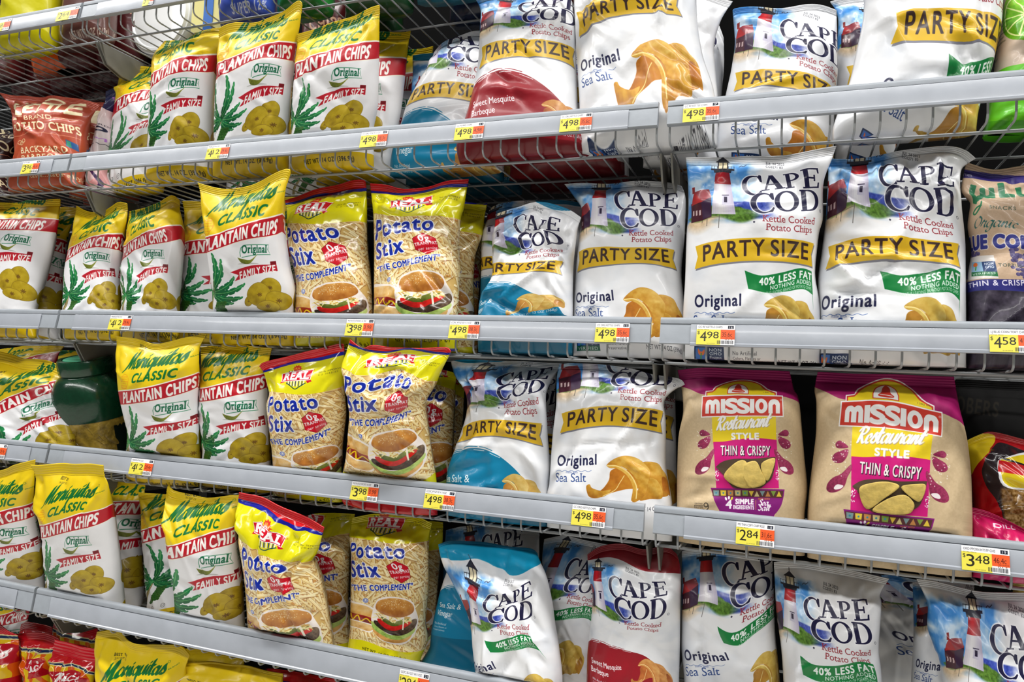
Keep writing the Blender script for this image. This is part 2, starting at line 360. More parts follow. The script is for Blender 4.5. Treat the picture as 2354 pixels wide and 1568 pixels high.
def serif_letter(a, ch, x, y, w, h, rot=0.):
    """navy roman capitals with thick and thin strokes; box x..x+w, top y, height h"""
    c, s = math.cos(rot), math.sin(rot)
    T = lambda P: np.stack([x+w/2+c*((P[:, 0]-.5)*w)+s*((P[:, 1]-.5)*h), y+h/2-s*((P[:, 0]-.5)*w)+c*((P[:, 1]-.5)*h)], 1)
    A = lambda *p: T(np.array(p, float)); R = lambda x0, y0, x1, y1: A((x0, y0), (x1, y0), (x1, y1), (x0, y1))
    E = lambda *k, **q: T(ell(*k, **q)); out = []
    if ch == 'C':
        o = ell(.52, .5, .52, .52, a0=38, a1=318, n=44); i = ell(.6, .5, .37, .44, a0=318, a1=38, n=44)
        out += [[T(np.vstack([o, i]))], [A((.86, .0), (.97, .02), (.99, .36), (.9, .36), (.78, .14))], [A((.99, .76), (.9, .96), (.74, .98), (.93, .72))]]
    elif ch == 'O': out += [[E(.5, .5, .52, .52), E(.5, .5, .31, .44)]]
    elif ch == 'D': out += [[R(.06, 0, .3, 1)], [T(np.vstack([ell(.42, .5, .56, .5, a0=-90, a1=90, n=30)])), T(ell(.42, .5, .34, .42, a0=-90, a1=90, n=30))], [R(0, 0, .46, .07)], [R(0, .93, .46, 1)]]
    elif ch == 'P': out += [[R(.12, 0, .38, 1)], [T(ell(.45, .28, .5, .28, a0=-90, a1=90, n=30)), T(ell(.45, .28, .27, .2, a0=-90, a1=90, n=30))], [R(0, 0, .5, .07)], [R(.3, .5, .5, .56)], [R(0, .93, .55, 1)]]
    elif ch == 'E': out += [[R(.12, 0, .38, 1)], [R(0, 0, .92, .08)], [R(0, .92, .95, 1)], [R(.3, .45, .72, .53)], [A((.84, 0), (.95, 0), (.98, .27), (.9, .27))], [A((.9, .72), (1, .72), (.97, 1), (.84, 1))], [R(.66, .34, .75, .64)]]
    elif ch == 'A': out += [[A((.38, 0), (.6, 0), (.98, .96), (.7, .96))], [A((.4, .06), (.5, .14), (.2, .96), (.1, .96))], [R(.24, .6, .76, .68)], [R(-.04, .93, .34, 1)], [R(.58, .93, 1.08, 1)]]
    cm = None
    for g in out: cm = a.join(cm, a.cover(g))
    return cm

def chip_heap(a, ox, oy, k, base, lit, dark, ky=None):
    """curled potato chips printed at the lower right; box about 150 x 126 units"""
    ky = ky or k
    inn = tuple(.55*np.array(base)+.45*np.array(dark)+(14, 0, 0))
    S = lambda pts, sd, i=False, **q: a.shade(crom([(ox+k*x, oy+ky*y) for x, y in pts], 5, True), inn if i else base, base if i else lit, dark, seed=sd, cell=12, edge=inn, ew=.7, **q)
    L = lambda pts, c, w: a.line(crom([(ox+k*x, oy+ky*y) for x, y in pts], 5), w, c)
    S([(100, 22), (112, 16), (126, 22), (134, 40), (146, 60), (150, 86), (144, 108), (128, 112), (112, 100), (104, 60)], 3)
    S([(132, 60), (142, 66), (150, 92), (149, 112), (140, 104), (132, 92)], 11, True, ang=.3)
    S([(46, 40), (62, 34), (92, 50), (96, 84), (70, 88), (44, 96), (26, 106), (14, 100), (30, 84), (42, 62)], 5, True, ang=.4)
    S([(0, 78), (6, 72), (10, 82), (26, 90), (44, 88), (32, 102), (16, 108), (4, 102)], 7)
    S([(104, 62), (120, 64), (130, 92), (128, 116), (108, 116), (92, 118), (104, 96)], 9)
    S([(40, 24), (56, 8), (76, 1), (96, 10), (112, 40), (108, 72), (100, 106), (84, 122), (80, 116), (92, 84), (84, 50), (66, 28), (48, 32)], 2)
    S([(40, 24), (60, 26), (78, 44), (88, 78), (88, 112), (82, 118), (78, 116), (82, 84), (74, 52), (58, 34), (46, 32)], 4)
    lt = tuple(np.array(lit)*.5+np.array((255, 236, 170))*.5)
    L([(40, 26), (60, 28), (78, 46), (88, 80), (86, 114)], lt, 2*k); L([(28, 104), (50, 90), (60, 72), (70, 52)], lt, 1.3*k)

def art_cape(party=True, flavor='orig', fat=False, header=None):
    """white kettle chip bag; units = pixels of the reference bag"""
    a = Art(380, 600, 2.0, (240, 241, 243), -34, -14)
    N = (26, 24, 62)
    flav = {'teal': (14, 128, 168), 'red': (152, 26, 38)}.get(flavor)
    h, w = a.h, a.w; Y, X = np.mgrid[0:h, 0:w]; X = X/a.k+a.u0; Y = Y/a.k+a.v0
    # faint grey-blue sky wash in the white
    n = vnoise(h, w, 60*a.k, 5); a.a -= (np.clip(n-.55, 0, 1)*40)[..., None]*np.array([1.2, 1, .7])
    hd = header or flav
    if hd:
        m = np.clip(14+6*np.sin(X*.03)-Y, 0, 1)[..., None]; a.a[:] = a.a*(1-m)+np.array(hd)*m
    # sky picture on the left
    ed = 190-np.clip(Y-60, 0, 120)*.25+26*(vnoise(h, w, 30*a.k, 8)-.5)*2
    m = np.clip((ed-X)/46, 0, 1)*np.clip((Y-(24+14*(vnoise(h, w, 24*a.k, 12)-.5)))/16, 0, 1)*np.clip((176-Y)/8, 0, 1)
    cl = np.clip((vnoise(h, w, 34*a.k, 21, 4)-.42)*3.2, 0, 1)[..., None]
    sky = np.array((66, 140, 212))*(1-cl)+np.array((206, 226, 242))*cl
    a.a[:] = a.a*(1-m[..., None])+sky*m[..., None]
    # sea, dune
    sea = np.clip((Y-124)/3, 0, 1)*np.clip((166-Y)/6, 0, 1)*np.clip((X-100)/6, 0, 1)*np.clip((216-X+30*(vnoise(h, w, 8*a.k, 77)-.5))/40, 0, 1)
    a.a[:] = a.a*(1-sea[..., None])+(np.array((56, 76, 172))+18*(vnoise(h, w, 6*a.k, 3)-.5)[..., None]*4)*sea[..., None]
    gt = 148-16*np.sin(np.clip((X-20)/150, 0, 1)*3.1)+6*(vnoise(h, w, 9*a.k, 31)-.5)+np.clip(40-X, 0, 99)*.3
    gr = np.clip((Y-gt)/4, 0, 1)*np.clip((168+6*np.sin(X*.06)-Y)/6, 0, 1)*np.clip((182-X)/30, 0, 1)*np.clip((X+30)/14, 0, 1)
    gn = vnoise(h, w, 5*a.k, 41)[..., None]
    sd = np.clip((Y-gt-8)/6, 0, 1)*np.clip((196+10*np.sin(X*.05)-Y-.12*X)/22, 0, 1)*np.clip((150-X)/60, 0, 1)*np.clip((X+26)/20, 0, 1)
    a.a[:] = a.a*(1-sd[..., None])+(np.array((222, 196, 160))-40*(gn-.5))*sd[..., None]
    a.a[:] = a.a*(1-gr[..., None])+(np.array((88, 128, 46))+110*(gn-.55)*np.array([.8, 1, .5]))*gr[..., None]
    for x, y, q in ((56, 168, 26), (84, 170, 30), (44, 166, 16)): a.line([(x, y-q/2), (x-2, y+q/2)], 1.4, (90, 84, 80))
    a.line([(30, 166), (84, 160)], .8, (110, 104, 96))
    # keeper's house
    a.poly([(8, 130), (66, 118), (66, 160), (44, 168), (8, 172)], (70, 26, 40)); a.poly([(40, 124), (66, 112), (66, 158), (44, 166)], (58, 34, 62))
    a.poly([(10, 134), (22, 104), (60, 98), (44, 128)], (172, 44, 46)); a.poly([(22, 104), (60, 98), (66, 116), (44, 128)], (146, 58, 66)); a.poly([(16, 92), (24, 91), (24, 106), (16, 108)], (140, 40, 40))
    for x in (14, 24, 34): a.poly([(x, 146), (x+5, 145), (x+5, 156), (x, 157)], (196, 170, 170))
    # lighthouse
    tw = lambda y: (np.interp(y, [56, 152], [76, 66]), np.interp(y, [56, 152], [106, 120]))
    def band(y0, y1, c, d):
        for i in range(10):
            f0, f1 = i/10, (i+1)/10; (l0, r0), (l1, r1) = tw(y0), tw(y1); k = 1-abs(f0-.34)*1.1; cc = np.array(c)*k+np.array(d)*(1-k)
            a.poly([(l0+(r0-l0)*f0, y0), (l0+(r0-l0)*f1+.4, y0), (l1+(r1-l1)*f1+.4, y1), (l1+(r1-l1)*f0, y1)], cc)
    band(84, 154, (240, 238, 240), (160, 150, 184)); band(54, 86, (200, 26, 38), (92, 12, 30))
    D = (40, 42, 56)
    a.poly([(70, 50), (112, 50), (110, 58), (72, 58)], D); a.poly([(64, 46), (118, 46), (118, 51), (64, 51)], D)
    for i in range(9): a.line([(65+i*6.5, 38), (65+i*6.5, 47)], 1, D)
    a.line([(64, 39), (118, 39)], 1, D); a.poly([(80, 28), (102, 28), (104, 46), (78, 46)], (226, 214, 180)); a.line([(91, 28), (91, 46)], 2, D)
    for x in (80, 102): a.line([(x, 27), (x, 47)], 2.6, D)
    a.poly([(74, 29), (91, 16), (108, 29)], D); a.line([(91, 8), (91, 18)], 2, D)
    a.poly([(92, 112), (105, 111), (106, 134), (90, 134)], (200, 196, 214)); a.poly([(95, 115), (102, 115), (102, 128), (95, 128)], (40, 30, 60)); a.line([(90, 112), (106, 111)], 2, (60, 50, 80))
    a.line(crom([(128, 40), (134, 36), (138, 38), (146, 33)], 4), 1.6, (60, 60, 80))
    # CAPE COD
    L_ = [serif_letter(a, *q) for q in (('C', 135, 63, 46, 47, .05), ('A', 178, 60, 48, 37, .12), ('P', 230, 56, 36, 37, .12), ('E', 269, 48, 42, 45, .1),
          ('C', 153, 105, 53, 46, .03), ('O', 207, 101, 52, 47, .05), ('D', 263, 97, 49, 50, .04))]
    cm = None
    for q in L_: cm = a.join(cm, q)
    x, y, m = a.grow(cm, 2.5); a.put((x, y, boxblur(m, 2)), (250, 250, 252), .85)
    for q in L_: a.put(a.grow(q, 1.2), (250, 250, 252)); a.put(q, N)
    a.line(ell(317, 144, 3, 3), 1.1, (60, 60, 80), closed=True); a.poly(ell(160, 171, 2.2, 2.2), (70, 70, 90))
    M = (152, 36, 48)
    a.text('Kettle Cooked', 180, 297, 170, 15, M, bold=.35, serif=.12, arc=1.5, slope=-.06)
    a.text('Potato Chips', 187, 290, 190, 15, M, bold=.35, serif=.12, arc=1.5, slope=-.07)
    a.text('JUL 24 2023', 190, 232, 30, 6.5, (40, 40, 50), bold=.4, slope=-.1); a.text('CC0271 83', 190, 228, 39, 6, (40, 40, 50), bold=.4, slope=-.1)
    oy = 0 if party else -66
    if party:
        tp = crom([(24, 226), (80, 214), (150, 207), (220, 210), (299, 220)], 6); bt = crom([(22, 279), (80, 267), (150, 260), (220, 263), (297, 273)], 6)
        rib = np.vstack([tp, [(290, 245)], bt[::-1], [(31, 250)]])
        a.poly(rib+(2.5, 4), (128, 128, 140)); a.poly(rib, (222, 180, 36))
        wf = lambda o: np.stack([o[:, 0], o[:, 1]+np.interp(o[:, 0], bt[:, 0], bt[:, 1])-12], 1)
        a.text('PARTY', 46, 182, 0, 36, (58, 38, 34), bold=1.1, warp=wf); a.text('SIZE', 196, 280, 0, 36, (58, 38, 34), bold=1.1, warp=wf)
    if flav:
        p = crom([(-40, 352), (10, 322), (60, 306), (110, 302), (160, 316), (200, 342), (240, 380), (280, 430), (310, 500)], 7)
        a.poly(np.vstack([p, [(400, 620), (-60, 620), (-60, 352)]]), flav)
        for d in ((10, -4), (60, -5), (112, -5)):
            a.line(crom([(d[0], np.interp(d[0], p[:, 0], p[:, 1])+d[1]), (d[0]+20, np.interp(d[0]+20, p[:, 0], p[:, 1])+d[1]-1), (d[0]+46, np.interp(d[0]+46, p[:, 0], p[:, 1])+d[1])], 6), 2.4, flav)
        for d in (24, 96, 150): a.line([(d, np.interp(d, p[:, 0], p[:, 1])+5), (d+34, np.interp(d+34, p[:, 0], p[:, 1])+4)], 1.6, (236, 240, 244))
        a.poly([(-40, 506), (400, 506), (400, 600), (-40, 600)], tuple(np.array(flav)*.8))
        if flavor == 'teal': t = (('Sea Salt &', 14, 100, 398), ('Vinegar', 12, 76, 430))
        else: t = (('Sweet Mesquite', 8, 128, 404), ('Barbeque', 4, 74, 434))
        for s_, x0, x1, y in t: a.text(s_, x0, x1, y, 20, (246, 248, 250), bold=.5, slope=.04)
        for i, s_ in enumerate(('No Artificial', 'Colors, Flavors or', 'Preservatives')): a.text(s_, 8, 62+6*(i == 1), 462+i*11, 8 if i == 0 else 6, (220, 230, 240))
        a.text('NET WT 13 OZ (368g)', 210, 300, 494, 10, (226, 230, 236))
    else:
        a.text('Original', 22, 132, 366+oy, 27, (30, 32, 70), bold=1.1, slope=.03)
        a.line(crom([(20+i*9, 381+oy-(3 if i % 2 else 0)) for i in range(12)], 4), 1.2, (90, 120, 180))
        a.text('made with', 50, 82, 385+oy, 6, (90, 110, 170)); a.text('Sea Salt', 18, 104, 408+oy, 23, (44, 74, 140), serif=.08)
        a.poly([(20, 456), (92, 456), (92, 500), (20, 500)], (18, 46, 92)); a.poly([(20, 487), (92, 487), (92, 500), (20, 500)], (20, 96, 70))
        a.poly([(24, 459), (52, 459), (52, 486), (24, 486)], (52, 110, 190)); a.poly(crom([(30, 461), (38, 469), (46, 463), (44, 475), (32, 475)], 4, True), (232, 110, 40)); a.line([(38, 471), (36, 486)], 3, (60, 150, 60))
        for i, s_ in enumerate(('NON', 'GMO', 'Project')): a.text(s_, 58, 86, 467+i*8.5, 6.5, (240, 244, 250), bold=.5 if i < 2 else 0)
        a.text('VERIFIED', 26, 86, 498, 8, (226, 240, 232), bold=.3)
        for i, s_ in enumerate(('No Artificial', 'Colors, Flavors or', 'Preservatives')): a.text(s_, 112, 166+8*(i == 1), 474+i*11, 9 if i == 0 else 7, (60, 60, 70), bold=.3)
        a.text('NET WT 14 OZ (396g)', 214, 306, 494, 11, (60, 60, 70), bold=.2)
    if fat:
        gy, gx = (282, 0) if party else (196, -10)
        tp = crom([(140+gx, gy), (176+gx, gy+12), (220, gy+6), (262, gy-4), (296, gy+2)], 6); bt = crom([(148+gx, gy+42), (190+gx, gy+52), (230, gy+50), (270, gy+44), (296, gy+56)], 6)
        a.poly(np.vstack([tp, [(298, gy+92)], bt[::-1]]), (20, 128, 62))
        wf = lambda o: np.stack([o[:, 0], o[:, 1]+np.interp(o[:, 0], tp[:, 0], tp[:, 1])], 1)
        a.text('40% LESS FAT', 172+gx, 294, 22, 16, (246, 250, 246), bold=1, warp=wf); a.text('NOTHING ADDED', 196+gx, 292, 35, 9.5, (246, 250, 246), bold=.5, warp=wf)
        a.text('*THAN THE LEADING BRAND OF POTATO CHIPS', 168+gx, 292, 45, 7, (210, 236, 216), warp=wf)
    c = dict(orig=((206, 150, 48), (240, 206, 112), (150, 84, 18)), teal=((206, 168, 84), (240, 220, 150), (160, 106, 40)), red=((206, 138, 72), (240, 196, 124), (140, 70, 28)))[flavor]
    if fat: c = ((202, 166, 70), (236, 214, 122), (146, 100, 26))
    if flav: chip_heap(a, 158, 388, 1.02, *c, ky=.8)
    else: chip_heap(a, 104 if not fat else 140, 340+(oy if not fat else 0), 1.45 if not fat else 1.1, *c, ky=1.05 if not fat else .85)
    return a
def art_mission():
    K = (204, 180, 142)
    a = Art(1060, 1420, .62, K, 1170, 210)
    a.a += (vnoise(a.h, a.w, 8, 3)-.5)[..., None]*16
    MG, RD, YE, WH = (196, 10, 110), (208, 52, 34), (236, 208, 24), (246, 244, 240)
    a.poly(np.vstack([[(1100, 100), (2300, 100), (2300, 500)], crom([(2240, 500), (2100, 462), (1960, 440), (1700, 470), (1500, 440), (1380, 420), (1270, 372), (1150, 330)], 6)]), (160, 6, 96))
    arch = lambda g: np.vstack([[(1430-g, 446), (1430-g, 414-g), (1470, 412-g), (1492-g, 396-g)], crom([(1505-g, 380-g), (1560, 352-g), (1660, 328-g), (1760, 330-g), (1830, 352-g), (1864+g, 384-g)], 5), [(1880+g, 398-g), (1920, 412-g), (1950+g, 424-g), (1950+g, 446)]])
    a.poly(arch(16), WH); a.poly(arch(9), RD); a.poly(arch(0), YE)
    a.poly(np.vstack([[(1586, 428)], crom([(1586, 400), (1606, 366), (1670, 348), (1730, 366), (1752, 402)], 6), [(1752, 432)]]), RD)
    a.poly(np.vstack([[(1592, 424)], crom([(1592, 400), (1612, 370), (1670, 353), (1726, 370), (1746, 402)], 6), [(1746, 427)]]), WH)
    a.poly(crom([(1662, 356), (1680, 356), (1696, 372), (1700, 394), (1722, 410), (1712, 418), (1670, 420), (1630, 414), (1622, 406), (1642, 392), (1648, 372)], 5, True), RD)
    a.line([(1634, 404), (1712, 410)], 4, WH)
    a.poly([(1384, 436), (2014, 436), (2020, 602), (1380, 606)], WH); a.poly([(1392, 444), (2006, 444), (2012, 594), (1388, 597)], RD)
    # MISSION: heavy letters
    x = 1416
    for ch, w in (('m', 116), ('I', 34), ('S', 84), ('S', 84), ('I', 34), ('O', 92), ('n', 88)):
        if ch == 'm': a.polys([np.vstack([[(x, 576), (x, 510)], crom([(x, 500), (x+14, 474), (x+40, 468), (x+58, 478), (x+76, 468), (x+102, 474), (x+w, 500)], 5), [(x+w, 576)]])], WH); [a.poly([(q, 576), (q, 512), (q+6, 503), (q+12, 512), (q+12, 576)], RD) for q in (x+29, x+74)]
        elif ch == 'n': a.polys([np.vstack([[(x, 576), (x, 510)], crom([(x, 500), (x+16, 474), (x+44, 467), (x+72, 474), (x+w, 500)], 5), [(x+w, 576)]])], WH); a.poly([(x+32, 576), (x+32, 514), (x+44, 503), (x+56, 514), (x+56, 576)], RD)
        elif ch == 'O': a.polys([ell(x+46, 521, 47, 56), ell(x+46, 521, 17, 28)], WH)
        elif ch == 'I': a.poly([(x, 468), (x+w, 468), (x+w, 575), (x, 575)], WH)
        else: a.text('S', x, x+w, 573, 102, WH, bold=9)
        x += w+7
    a.line(ell(1998, 470, 6, 6), 2, WH, closed=True)
    a.poly([(1470, 604), (1958, 600), (1962, 800), (1474, 800)], YE)
    mg = np.vstack([crom([(1476, 792), (1560, 790), (1660, 776), (1780, 764), (1880, 768), (1964, 776)], 5), [(1982, 1150), (1500, 1150)]])
    a.poly(mg, (206, 6, 120))
    cursive(a, 'Restaurant', 1500, 1905, 708, 56, (180, 160, 130), (9, -7), shear=.3, slope=.08, bold=5)
    cursive(a, 'Restaurant', 1496, 1901, 704, 56, (252, 250, 246), (9, -7), shear=.3, slope=.08, bold=4.5)
    a.text('STYLE', 1624, 1832, 776, 46, (180, 160, 130), bold=4); a.text('STYLE', 1620, 1828, 773, 46, (250, 248, 244), bold=4)
    a.text('THIN & CRISPY', 1537, 1918, 897, 72, (50, 20, 40), bold=5, slope=-.01); a.text('THIN & CRISPY', 1534, 1914, 893, 72, (250, 244, 240), bold=2.2, slope=-.01)
    # window outline (the clear film itself is a part of the bag)
    for sx, s in ((1400, 1), (2030, -1)):
        F = lambda pts: crom([(sx+s*(p[0]-1400), p[1]) for p in pts], 6, True)
        MR, ML, MD = (146, 34, 78), (190, 90, 126), (96, 12, 48)
        a.shade(F([(1368, 722), (1384, 702), (1410, 704), (1452, 736), (1410, 746), (1378, 744)]), MR, ML, MD, seed=2, edge=(110, 20, 56), ew=2)
        a.shade(F([(1352, 820), (1366, 786), (1404, 766), (1452, 752), (1446, 800), (1416, 838), (1374, 842)]), MR, ML, MD, seed=3, edge=(110, 20, 56), ew=2)
        a.shade(F([(1476, 848), (1482, 876), (1460, 930), (1446, 990), (1410, 1030), (1360, 1044), (1330, 1026), (1336, 984), (1370, 944), (1420, 914)]), MR, ML, MD, seed=4, edge=(110, 20, 56), ew=2)
        a.poly(F([(1380, 1010), (1400, 986), (1440, 990), (1424, 1012), (1390, 1022)]), (236, 226, 226))
        for i in range(30): a.poly(ell(sx+s*(rnd.uniform(1340, 1470)-1400), rnd.uniform(690, 940), 4, 4, n=8), (244, 238, 226), .8)
    rs = np.random.RandomState(5)
    for sx in (1500, 1965):
        for i in range(16): a.poly(ell(sx+rs.uniform(-6, 18), rs.uniform(1010, 1090), 6, 3, rs.rand()*3, n=8), (246, 240, 240))
    # bowl
    a.poly(np.vstack([[(1456, 1146), (2026, 1158)], crom([(2018, 1210), (1996, 1280), (1950, 1340), (1900, 1368), (1580, 1360), (1524, 1310), (1488, 1240)], 5)]), (130, 10, 116))
    a.poly([(1466, 1158), (2016, 1168), (2008, 1222), (1474, 1208)], (84, 40, 40))
    cs = ((120, 148, 150), (220, 190, 60), (190, 130, 70), (206, 190, 130), (120, 150, 60))
    for i in range(5): q = 1476+i*56; a.poly([(q, 1164), (q+46, 1165), (q+44, 1205), (q+6, 1204)], cs[i]); a.poly(ell(q+24, 1185, 7, 7, n=10), (50, 130, 150))
    for i in range(6):
        q = 1752+i*42; a.poly([(q, 1212), (q+40, 1212), (q+20, 1170)] if i % 2 else [(q, 1170), (q+40, 1170), (q+20, 1210)], cs[(i*2+1) % 5])
    W2 = (248, 240, 246)
    a.text('4', 1578, 1622, 1300, 62, W2, bold=4); a.text('SIMPLE', 1652, 1788, 1266, 36, W2, bold=4, slope=-.02); a.text('INGREDIENTS', 1636, 1792, 1304, 28, W2, bold=3, slope=-.02)
    for d in ((-14, -8), (0, -16), (14, -10)): a.poly(ell(1600+d[0]*1.6, 1236+d[1], 8, 14, d[0]*.03, n=12), W2 if d[0] < 10 else (220, 210, 40))
    a.line([(1806, 1236), (1806, 1310)], 3, (220, 180, 60)); a.text('MADE WITH', 1824, 1910, 1236, 13, (236, 180, 40), bold=1.5)
    cursive(a, 'Sea', 1826, 1900, 1276, 24, W2, (6, -4), bold=2.5); cursive(a, 'Salt', 1822, 1912, 1314, 24, W2, (6, -4), bold=2.5)
    BK = (40, 34, 30)
    a.text('CERTIFIED', 1330, 1396, 1272, 9, BK, bold=1); a.line([(1328, 1280), (1400, 1280), (1400, 1310), (1328, 1310)], 3, BK, closed=True); a.text('GLUTEN', 1334, 1396, 1304, 18, BK, bold=1)
    a.line(ell(1424, 1276, 16, 15), 6, BK, closed=True); a.line(crom([(1438, 1266), (1442, 1300), (1420, 1316), (1404, 1308)], 5), 6, BK)
    a.text('1282 09', 1866, 1940, 420, 10, (90, 80, 30))
    return a

def art_kettle(dark=False):
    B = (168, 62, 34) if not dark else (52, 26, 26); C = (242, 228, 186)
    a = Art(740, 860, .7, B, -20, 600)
    if not dark:
        m = np.clip((np.mgrid[0:a.h, 0:a.w][0]/a.k+600-920)/80, 0, 1)[..., None]; a.a[:] = a.a*(1-m)+np.array((186, 78, 42))*m
    a.line(crom([(200, 700), (260, 672), (330, 664), (400, 676), (440, 700)], 6), 12, C)
    for i, (ch, x0, x1, h) in enumerate((('K', 74, 190, 112), ('E', 196, 270, 84), ('T', 268, 350, 84), ('T', 342, 424, 84), ('L', 424, 490, 88), ('E', 492, 585, 100))):
        a.text(ch, x0+4, x1-4, 800 if i in (0, 5) else 788, h-8, C, bold=5.5, serif=.1)
    a.text('BRAND', 216, 406, 836, 26, C, bold=1.5, serif=.1); a.line([(84, 806), (200, 814)], 2.5, C); a.line([(418, 826), (560, 836)], 2.5, C)
    a.text('POTATO CHIPS', 96, 566, 900, 48, C, bold=2.5, serif=.09, arc=-10, slope=-.06)
    a.line(crom([(84, 930), (300, 926), (420, 936), (560, 952)], 5), 2.5, (224, 150, 110))
    for p in ((170, 980), (188, 968), (150, 974)): a.line(ell(*p, 18, 12), 5, (222, 178, 130), closed=True)
    a.text('BACKYARD', 158, 470, 1046, 36, C, bold=1.5, serif=.1); a.text('BARBEQUE', 158, 470, 1094, 36, C, bold=1.5, serif=.1)
    a.poly([(470, 962), (536, 990), (530, 1030), (464, 1004)], (40, 90, 150)); a.poly([(472, 968), (496, 978), (494, 1012), (468, 1000)], (60, 150, 120))
    a.text('taste...naturally.', 196, 516, 1196, 24, C, bold=1.5, serif=.08); a.text('ORIGINAL KETTLE COOKED', 120, 480, 1290, 20, C, bold=1)
    a.text('NET WT 7.5 OZ (212g)', 200, 520, 1350, 20, C, bold=1)
    return a

def art_pop():
    a = Art(130, 270, 3, (228, 212, 212), 200, 195)
    a.poly([(200, 195), (330, 195), (330, 262), (236, 258), (224, 240)], (30, 36, 76))
    a.text('SIMPLY', 252, 300, 236, 5, (186, 90, 196), bold=.4); a.text('ACTIVE', 256, 300, 244, 5, (186, 90, 196), bold=.4)
    a.text('PREMIUM QUALITY', 224, 300, 294, 4, (70, 60, 70)); a.text('POP', 220, 296, 314, 17, (30, 30, 60), bold=.7)
    a.text('HIMALAYAN', 210, 300, 328, 7, (190, 120, 210), bold=.3); a.text('SWEET + SALTY', 226, 300, 338, 4.4, (60, 50, 60))
    a.poly(crom([(206, 420), (226, 380), (250, 396), (262, 430)], 5, True), (236, 170, 170)); a.poly(ell(226, 400, 14, 20), (232, 206, 206))
    a.line(crom([(232, 392), (238, 420), (226, 440)], 5), 3, (60, 30, 80)); a.poly(ell(214, 432, 8, 12), (150, 50, 160)); a.poly(ell(252, 434, 6, 5), (240, 200, 40))
    return a

def art_lime():
    a = Art(220, 420, 2, (206, 186, 168), 2240, -60)
    a.shade(ell(2372, 40, 54, 62), (120, 190, 30), (190, 224, 90), (60, 130, 10), seed=2); a.line(ell(2372, 40, 44, 52), 3, (226, 240, 160), closed=True)
    for i in range(10): a.line([(2372, 40), (2372+44*math.cos(i*.628), 40+52*math.sin(i*.628))], 3, (226, 240, 160))
    for i, t in enumerate(('it is better', 'snacking of food', 'that is sound', 'simple fewest', 'best clean', 'ingredients.')): a.text(t, 2292, 2292+8*len(t)*.42, 48+i*11, 6, (40, 60, 30), shear=.1, slope=.25)
    a.text('from', 2288, 2306, 138, 8, (40, 70, 30), shear=.2, slope=.3)
    a.poly(np.vstack([crom([(2200, 176), (2290, 164), (2354, 152), (2480, 140)], 5), [(2480, 400), (2200, 400)]]), (96, 190, 24))
    a.poly(np.vstack([crom([(2200, 268), (2300, 272), (2480, 262)], 5), [(2480, 400), (2200, 400)]]), (70, 160, 20))
    return a

def art_lulu():
    K = (196, 168, 140)
    a = Art(240, 460, 2.2, K, 2205, 350)
    a.a += (vnoise(a.h, a.w, 6, 9)-.5)[..., None]*14
    a.poly([(2180, 372), (2330, 384), (2480, 388), (2480, 412), (2330, 408), (2180, 392)], (44, 30, 110)); a.text('TEAR TO TASTE', 2222, 2262, 390, 6, (236, 230, 244), slope=-.14)
    G = (20, 112, 70)
    a.nib; cm = a.nib([crom([(2262, 420), (2254, 450), (2250, 466)], 5), [(2250, 462), (2276, 448)]], (9, 4)); a.put(a.grow(cm, 1.5), G)
    a.text('uLu', 2276, 2370, 454, 36, G, bold=3.2, slope=.1); a.line(crom([(2268, 474), (2256, 478), (2246, 490), (2252, 494), (2262, 482), (2270, 462)], 5), 4, G)
    a.text('SNACKS', 2287, 2340, 482, 8, (60, 80, 60), bold=.4)
    cursive(a, 'Organic', 2248, 2342, 526, 14, (30, 92, 86), (2.6, -1.8), shear=.3, bold=.5)
    a.text('BLUE CORN', 2206, 2392, 572, 28, (40, 46, 130), bold=2.6, out=(226, 216, 206), outw=2)
    rs = np.random.RandomState(2)
    for cx, cy in ((2238, 590), (2350, 590)):
        for i in range(60): a.shade(ell(cx+rs.uniform(-20, 24), cy+rs.uniform(-14, 50), 5, 4), (84, 74, 120), (130, 120, 160), (50, 40, 84), seed=i)
    a.poly([(2228, 588), (2296, 588), (2296, 642), (2228, 642)], (226, 220, 214)); a.poly([(2243, 600), (2270, 602), (2270, 626), (2243, 624)], (150, 190, 220))
    a.poly([(2270, 602), (2296, 603), (2296, 628), (2270, 626)], (30, 60, 110)); a.poly([(2243, 624), (2296, 628), (2296, 638), (2243, 634)], (24, 110, 60)); a.poly(ell(2254, 608, 6, 5), (230, 110, 40)); a.line([(2256, 612), (2254, 622)], 3, (60, 150, 50))
    for i, t in enumerate(('NON', 'GMO')): a.text(t, 2275, 2292, 611+8*i, 5.6, (244, 246, 250), bold=.4)
    a.text('VERIFIED', 2246, 2292, 633, 5, (230, 244, 234))
    a.text('TORTILLA CHIPS', 2301, 2400, 616, 7, (60, 74, 60), bold=.4)
    n = vnoise(a.h, a.w, 26, 5, 4)[..., None]; Y, X = np.mgrid[0:a.h, 0:a.w]; Y = Y/a.k+350
    m = np.clip((Y-664)/3, 0, 1)[..., None]; a.a[:] = a.a*(1-m)+(np.array((44, 36, 52))+80*(n-.45))*m
    a.poly([(2180, 646), (2460, 640), (2460, 664), (2180, 670)], (40, 40, 120)); a.text('THIN & CRISPY', 2232, 2362, 660, 11, (236, 232, 246), bold=.6, slope=.05)
    return a

